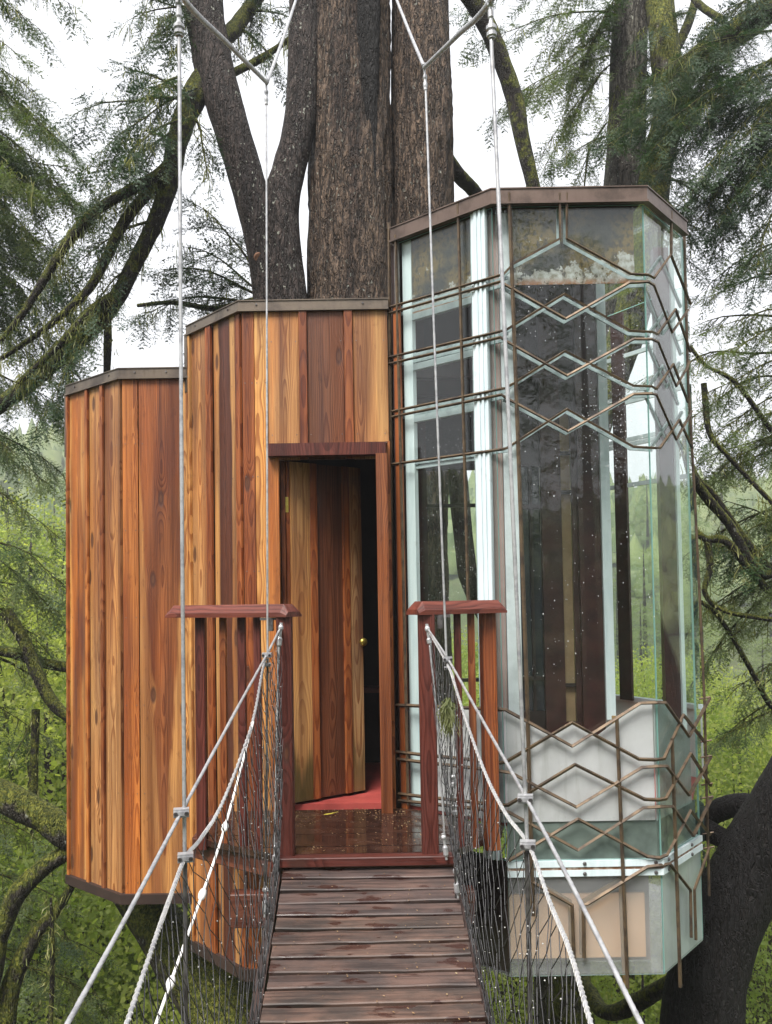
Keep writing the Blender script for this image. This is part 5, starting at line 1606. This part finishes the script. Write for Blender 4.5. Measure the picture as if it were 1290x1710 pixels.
# --- fir outside the frame on the left
lt_ = thing('fir_tree', tuple(P(-420, 900, 8.2).xy) + (GZ,), 'fir whose dense layered boughs fill the left edge beside the cabin', 'tree')
trunk(lt_, 'trunk', [(-430, -700, 8.4, 40), (-420, 300, 8.2, 55), (-420, 900, 8.2, 65), (-410, 1700, 8.2, 80)], BARKDARK, 48, 120, GZ, amp=.06, freq=4, seed=61)
c4 = Crown()
for a, b_, Ya, Yb, w, d in [((-180, -60), (70, 30), 8, 7.4, .5, .7), ((-180, -90), (120, -5), 8, 7.6, .45, .6), ((-180, 40), (60, 130), 8, 7.4, .5, .9), ((-180, 70), (90, 210), 8, 7.2, .55, 1), ((-180, 140), (110, 290), 8, 7.4, .55, 1),
                            ((-180, 190), (140, 330), 8, 7.6, .6, 1), ((-180, 200), (60, 390), 8, 7.4, .6, 1), ((-180, 290), (120, 430), 8.2, 8, .6, 1), ((-180, 330), (70, 500), 8.2, 8, .6, 1), ((-180, 420), (130, 520), 8.4, 8.4, .6, 1), ((-180, 440), (100, 620), 8.4, 8.2, .6, 1),
                            ((-180, 560), (120, 700), 8.4, 8.4, .6, 1), ((-180, 660), (80, 790), 8.4, 8, .6, .9), ((-180, 880), (110, 950), 7.6, 7.0, .5, 1), ((-180, 860), (100, 1010), 7.6, 7.0, .5, 1), ((-180, 930), (80, 1070), 7.6, 7.2, .5, 1), ((-180, 960), (115, 1000), 7.8, 7.4, .5, 1),
                            ((-180, 1130), (70, 1210), 8, 7.8, .5, .8), ((-180, 1330), (110, 1420), 8, 7.8, .5, .7), ((-180, 1480), (170, 1580), 8.4, 8.0, .55, .9), ((-180, 1540), (200, 1680), 8.4, 8.0, .55, .9), ((-180, 240), (40, 280), 7.2, 6.6, .4, 1), ((-180, 100), (30, 330), 7.6, 7.2, .5, 1), ((-180, 760), (100, 880), 8.2, 8.0, .55, .8), ((-180, -20), (30, 70), 7.6, 7.0, .4, .9)]:
    p = c4.boughs(P(*a, Ya), P(*b_, Yb), w, .10, d, 1.05, .2, extra=1 if 150 < b_[1] < 800 else 0, jit=.25); c4.moss(p, 36, .06, .35)
c4.build(lt_, [NEEDLE], SPRAY)

# --- mossy limbs low on the left (a second tree beside the frame)
lm = thing('mossy_tree', tuple(P(-330, 1500, 7.2).xy) + (GZ,), 'tree with thick bright green mossy limbs at the lower left, below the cabin floor', 'tree')
trunk(lm, 'trunk', [(-330, 700, 7.2, 40), (-320, 1300, 7.2, 55), (-310, 1800, 7.2, 65)], BARKMOSS, 48, 90, GZ, amp=.08, freq=4, seed=71)
c5 = Crown()
ll = [[(-320, 1250, 7.2, 34), (-150, 1270, 7.0, 30), (0, 1330, 6.9, 26), (60, 1358, 6.9, 26), (120, 1395, 6.9, 24), (220, 1440, 7.0, 20)],
      [(-320, 1720, 7.2, 26), (-60, 1690, 6.9, 22), (0, 1560, 6.9, 16), (25, 1500, 6.9, 15), (60, 1460, 6.9, 14), (110, 1425, 6.9, 13), (200, 1390, 7.0, 11)],
      [(-320, 1850, 7.2, 26), (-40, 1800, 7.0, 22), (20, 1640, 7.0, 15), (60, 1560, 7.0, 11), (95, 1520, 7.0, 8), (120, 1480, 7.0, 6)],
      [(-320, 1000, 7.2, 16), (-60, 1075, 7.2, 10), (20, 1090, 7.2, 9), (60, 1105, 7.2, 9), (115, 1115, 7.2, 9), (160, 1120, 7.2, 8)],
      [(10, 1020, 7.0, 10), (40, 1070, 7.0, 10), (60, 1120, 7.0, 11), (85, 1170, 7.0, 11), (110, 1195, 7.0, 8), (135, 1210, 7.0, 6)],
      [(60, 1185, 7.3, 7), (58, 1250, 7.3, 7), (55, 1330, 7.3, 8)],
      [(85, 1500, 6.6, 2), (88, 1600, 6.6, 4), (84, 1720, 6.6, 4)]]
for i, rows in enumerate(ll):
    trunk(lm, 'limb', rows, BARKMOSS if i < 4 else LIMB, 24, 26 * len(rows), amp=.12, freq=6, seed=72 + i)
    c5.moss([P(u, v + hw * .5, Y_) for u, v, Y_, hw in rows if u > -80], 50, .04, .18)
for a, b_, Ya, Yb, w in [((0, 1100), (110, 1180), 7.3, 7.3, .25), ((60, 1200), (10, 1290), 7.3, 7.3, .25), ((-60, 1600), (150, 1650), 7.8, 7.4, .45), ((-80, 1450), (110, 1500), 8, 7.6, .4)]:
    p = c5.bough(P(*a, Ya), P(*b_, Yb), w, .1, .8, .9, .1); c5.moss(p, 10, .05, .2)
c5.build(lm, [NEEDLE], SPRAY)

# --- leaning trunks under the cabin and the black trunk at the lower right
ut = thing('leaning_tree', (-.9, 6.4, GZ), 'leaning moss-topped trunk emerging beneath the cabin floor', 'tree')
trunk(ut, 'trunk', [(150, 1380, 7.0, 26), (235, 1500, 6.6, 36), (300, 1590, 6.4, 46), (380, 1690, 6.2, 60), (480, 1800, 6.1, 75), (600, 2050, 6.1, 85)], BARKMOSS, 64, 140, GZ, amp=.10, freq=4, seed=81)
c6 = Crown(); c6.moss([P(220, 1490, 6.5), P(300, 1580, 6.3), P(400, 1690, 6.1)], 60, .05, .3); c6.build(ut, [NEEDLE], SPRAY, 'moss_beard')
bt_ = thing('leaning_tree', tuple(P(1150, 1700, 5.6).xy) + (GZ,), 'black wet trunk leaning at the lower right under the tower', 'tree')
trunk(bt_, 'trunk', [(1500, 900, 5.4, 40), (1390, 1180, 5.5, 46), (1320, 1330, 5.6, 52), (1262, 1430, 5.7, 56), (1215, 1530, 5.7, 58), (1185, 1630, 5.7, 60), (1172, 1760, 5.7, 64), (1165, 2050, 5.7, 70)], BARKBLACK, 72, 240, GZ, amp=.08, freq=4, ridge=.02, seed=91)
trunk(bt_, 'limb', [(1330, 1345, 5.7, 18), (1285, 1352, 5.8, 19), (1245, 1345, 5.9, 20), (1205, 1352, 6.0, 18), (1170, 1375, 6.1, 16), (1120, 1420, 6.2, 14)], BARKBLACK, 28, 100, amp=.12, freq=7, seed=92)
trunk(bt_, 'limb', [(1265, 1440, 5.7, 20), (1230, 1415, 5.8, 18), (1195, 1393, 5.9, 17), (1150, 1370, 6.0, 14), (1100, 1360, 6.1, 12)], BARKBLACK, 28, 90, amp=.12, freq=7, seed=93)
trunk(bt_, 'limb', [(1190, 1600, 5.75, 14), (1030, 1690, 6.4, 13), (985, 1660, 6.8, 14), (960, 1620, 7.0, 15), (940, 1560, 7.2, 15)], BARKMOSS, 24, 80, amp=.14, freq=6, seed=94)

# ------------------------------------------------------------------ ground, far slopes
def ground_z(x, y):
    x = np.asarray(x, float); y = np.asarray(y, float)
    r = np.hypot(x, y)
    s = np.clip((r - 28) / 150, 0, 1); s = s * s * (3 - 2 * s)
    hump = 24 + 7 * vnoise(np.stack([x / 70, y / 70, x * 0 + 1], -1), 5)
    left = np.clip((-x - 4) / 40, 0, 1) * 9
    far = np.clip((r - 150) / 300, 0, 1) * 10
    return GZ + s * hump + left + far + .8 * vnoise(np.stack([x / 9, y / 9, x * 0], -1), 6)
n = 180
g = np.sign(np.linspace(-1, 1, n)) * np.abs(np.linspace(-1, 1, n)) ** 2.0 * 350
gx, gy = np.meshgrid(g, g, indexing='ij')
V = np.stack([gx, gy, ground_z(gx, gy)], -1).reshape(-1, 3)
i, j = np.meshgrid(np.arange(n - 1), np.arange(n - 1), indexing='ij')
F = np.stack([i * n + j, (i + 1) * n + j, (i + 1) * n + j + 1, i * n + j + 1], -1).reshape(-1, 4)
tag(link('ground', fast_mesh('ground', V, F, GROUND, smooth=True)), kind='structure', label='forest floor falling away below the bridge and rising to far hills', cat='ground')

# background trees: a few kinds, each built once and copied
def conifer(seed, h, w, tm=SPRAYLO):
    r = random.Random(seed)
    cr = Crown()
    z = h * .12
    while z < h * .985:
        f = (z / h)
        l = w * (1 - f) ** .8 * r.uniform(.7, 1.1) + .15
        for k in range(r.choice((4, 5, 5, 6))):
            a = r.uniform(0, 2 * math.pi)
            d = np.array([math.cos(a), math.sin(a), 0])
            p0 = np.array([0, 0, z]) ; p1 = p0 + d * l + np.array([0, 0, -l * r.uniform(.05, .35)])
            st = max(2, int(l / .34))
            for q in range(st):
                x = (q + .7) / st
                p = p0 * (1 - x) + p1 * x
                for sg in (-1, 0, 1):
                    if r.random() < .25: continue
                    e = d + np.array([-d[1], d[0], 0]) * sg * r.uniform(.5, 1.3) + np.array([0, 0, r.uniform(-.5, .1)])
                    cr.spray(p + np.array([r.gauss(0, .08), r.gauss(0, .08), r.gauss(0, .08)]), e, r.uniform(.8, 1.7), r.gauss(0, .5))
        z += h * .022 + .10
    return cr
def leafy(seed, h, w):
    r = np.random.default_rng(seed)
    C = []
    for _ in range(64):
        a, f = r.uniform(0, 2 * np.pi), r.uniform(.25, 1)
        rad = w * math.sqrt(max(.05, 1 - ((f - .6) / .45) ** 2)) * r.uniform(.3, 1)
        C.append((math.cos(a) * rad, math.sin(a) * rad, f * h, r.uniform(.4, .9) * w * .42))
    V, F = [], []
    for cx, cy_, cz, cr in C:
        m = 520
        p = r.normal(0, 1, (m, 3)); p /= np.linalg.norm(p, axis=1)[:, None]; p *= cr * r.uniform(.35, 1.1, (m, 1)); p[:, 2] *= .75
        p += (cx, cy_, cz)
        d = r.normal(0, 1, (m, 3)); d[:, 2] -= .4; d /= np.linalg.norm(d, axis=1)[:, None]
        s = np.cross(d, r.normal(0, 1, (m, 3))); s /= np.linalg.norm(s, axis=1)[:, None]
        L = r.uniform(.045, .095, (m, 1)); w_ = L * .36
        b0 = len(V) * 0 + sum(len(x) for x in V)
        V.append(np.stack([p - d * L * .5, p + s * w_, p + d * L * .6, p - s * w_], 1).reshape(-1, 3))
        F.append((np.arange(m) * 4)[:, None] + np.array([[0, 1, 2, 3]]) + b0)
    return np.concatenate(V), np.concatenate(F), C
protos = {}
def make_bg(kind, seed):
    key = (kind, seed)
    r = random.Random(seed)
    root = bpy.data.objects.new('conifer_tree' if kind == 'c' else 'leafy_tree', None)
    COL.objects.link(root); WORLD[root.name] = Matrix.Identity(4); root.empty_display_size = .3
    if kind == 'c':
        h, w = 10 + 5 * r.random(), 2.2 + .8 * r.random()
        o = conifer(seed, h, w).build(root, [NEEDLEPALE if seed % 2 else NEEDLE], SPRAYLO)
    else:
        h, w = 10 + 4 * r.random(), 2.8 + .9 * r.random()
        V_, F_, C_ = leafy(seed, h, w)
        o = link('crown', fast_mesh('crown', V_, F_, LEAFY), root)
        b = Bag()
        for c_ in C_[::3]:
            b.tube([(0, 0, h * .18), (c_[0] * .4, c_[1] * .4, (h * .18 + c_[2]) * .55), c_[:3]], [.06, .04, .012], 6)
        b.obj('limb', LIMB, root)
    b = Bag(); b.tube([(0, 0, -1.5), (.05, .02, h * .3), (-.03, .05, h * .65), (0, 0, h * .98)], [.20, .16, .10, .015], 9)
    b.obj('trunk', BARKDARK, root, smooth=True)
    return root, h
first = {}
def place_bg(kind, seed, x, y, sc, rz, label, group):
    if (kind, seed) not in first:
        root, h = make_bg(kind, seed); first[(kind, seed)] = (root, h, [c for c in bpy.data.objects if c.parent is root])
        o = root; used = True
    else:
        src, h, kids = first[(kind, seed)]
        o = src.copy(); COL.objects.link(o)
        for kc in kids:
            c_ = kc.copy(); COL.objects.link(c_); c_.parent = o
    o.location = (x, y, float(ground_z(x, y)) - .3); o.rotation_euler = (0, 0, rz); o.scale = (sc, sc, sc)
    tag(o, label, 'tree', group)
    return o
spots = []
def grove(kind, seeds, n, u0, u1, Y0, Y1, s0, s1, label, group):
    for _i in range(n):
        for _t in range(30):
            Yk = random.uniform(Y0, Y1); u = random.uniform(u0, u1)
            x = (u - 645) / FPX * abs(Yk)
            if all((x - a) ** 2 + (Yk - b_) ** 2 > 2.4 for a, b_ in spots): break
        spots.append((x, Yk))
        place_bg(kind, random.choice(seeds), x, Yk, random.uniform(s0, s1), random.uniform(0, 6.28), label, group)
G1, G2 = 'trees of the forest left of the cabin', 'trees of the valley right of the tower'
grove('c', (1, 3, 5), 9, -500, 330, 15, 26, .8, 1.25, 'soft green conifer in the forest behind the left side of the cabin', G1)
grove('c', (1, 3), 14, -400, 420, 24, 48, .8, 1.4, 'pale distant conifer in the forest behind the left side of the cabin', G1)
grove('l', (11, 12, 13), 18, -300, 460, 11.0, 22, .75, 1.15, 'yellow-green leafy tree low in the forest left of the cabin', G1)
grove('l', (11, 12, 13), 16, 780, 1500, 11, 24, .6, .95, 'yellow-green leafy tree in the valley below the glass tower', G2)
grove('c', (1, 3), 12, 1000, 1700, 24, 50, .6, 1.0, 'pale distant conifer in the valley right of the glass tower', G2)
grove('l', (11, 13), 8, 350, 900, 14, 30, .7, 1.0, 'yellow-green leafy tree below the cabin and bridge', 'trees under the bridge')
grove('c', (2, 4, 6), 44, -1500, 2800, -52, -30, 1.8, 2.5, 'unseen conifer behind the viewer, added to darken the glass reflections', 'unseen trees added behind the viewer')  # out-of-view trees added so the tower panes reflect something dark
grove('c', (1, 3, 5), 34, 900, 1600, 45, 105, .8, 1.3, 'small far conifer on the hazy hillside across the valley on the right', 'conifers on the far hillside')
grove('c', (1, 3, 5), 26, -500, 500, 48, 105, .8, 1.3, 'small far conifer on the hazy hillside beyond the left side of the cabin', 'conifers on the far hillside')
# far wooded slopes: one mass
r_ = np.random.default_rng(3)
m = 18000
th = r_.uniform(-3.14, 3.14, m); rad = r_.uniform(95, 335, m)
X, Y_ = np.sin(th) * rad, np.cos(th) * rad
Z = ground_z(X, Y_)
Vs, Fs = [], []
base = 0
ang = np.linspace(0, 2 * np.pi, 6, endpoint=False)
H = r_.uniform(3.5, 7.5, m); Wd = H * r_.uniform(.22, .42, m)
lay = [(0.05, .75), (.35, 1.0), (.33, .62), (.66, .70), (.64, .38), (1.0, .02)]
pts = []
for f_, w_ in lay:
    jit = r_.uniform(.72, 1.28, (m, 6))
    pts.append(np.stack([X[:, None] + np.cos(ang)[None] * Wd[:, None] * w_ * jit, Y_[:, None] + np.sin(ang)[None] * Wd[:, None] * w_ * jit, Z[:, None] + H[:, None] * (f_ + r_.normal(0, .02, (m, 6)))], -1))
VV = np.stack(pts, 1).reshape(-1, 3)
quad = np.array([[a * 6 + k, a * 6 + (k + 1) % 6, (a + 1) * 6 + (k + 1) % 6, (a + 1) * 6 + k] for a in range(5) for k in range(6)])
FF_ = (quad[None] + (np.arange(m) * 36)[:, None, None]).reshape(-1, 4)
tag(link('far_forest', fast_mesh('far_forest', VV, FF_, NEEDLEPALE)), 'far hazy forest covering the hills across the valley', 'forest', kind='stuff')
# ------------------------------------------------------------------ haze
HAZE = 0.002
if HAZE:
    t = NT('haze')
    pv = t.n('ShaderNodeVolumePrincipled')
    pv.inputs['Color'].default_value = (.92, .95, .98, 1)
    pv.inputs['Density'].default_value = HAZE
    pv.inputs['Anisotropy'].default_value = .2
    t.t.links.new(pv.outputs[0], t.out.inputs['Volume'])
    b = Bag(); b.box(-352, 352, -352, 352, -16, 56)
    ho = b.obj('haze', t.m); ho['kind'] = 'stuff'; ho['label'] = 'pale mist hanging over the valley'; ho['category'] = 'haze'
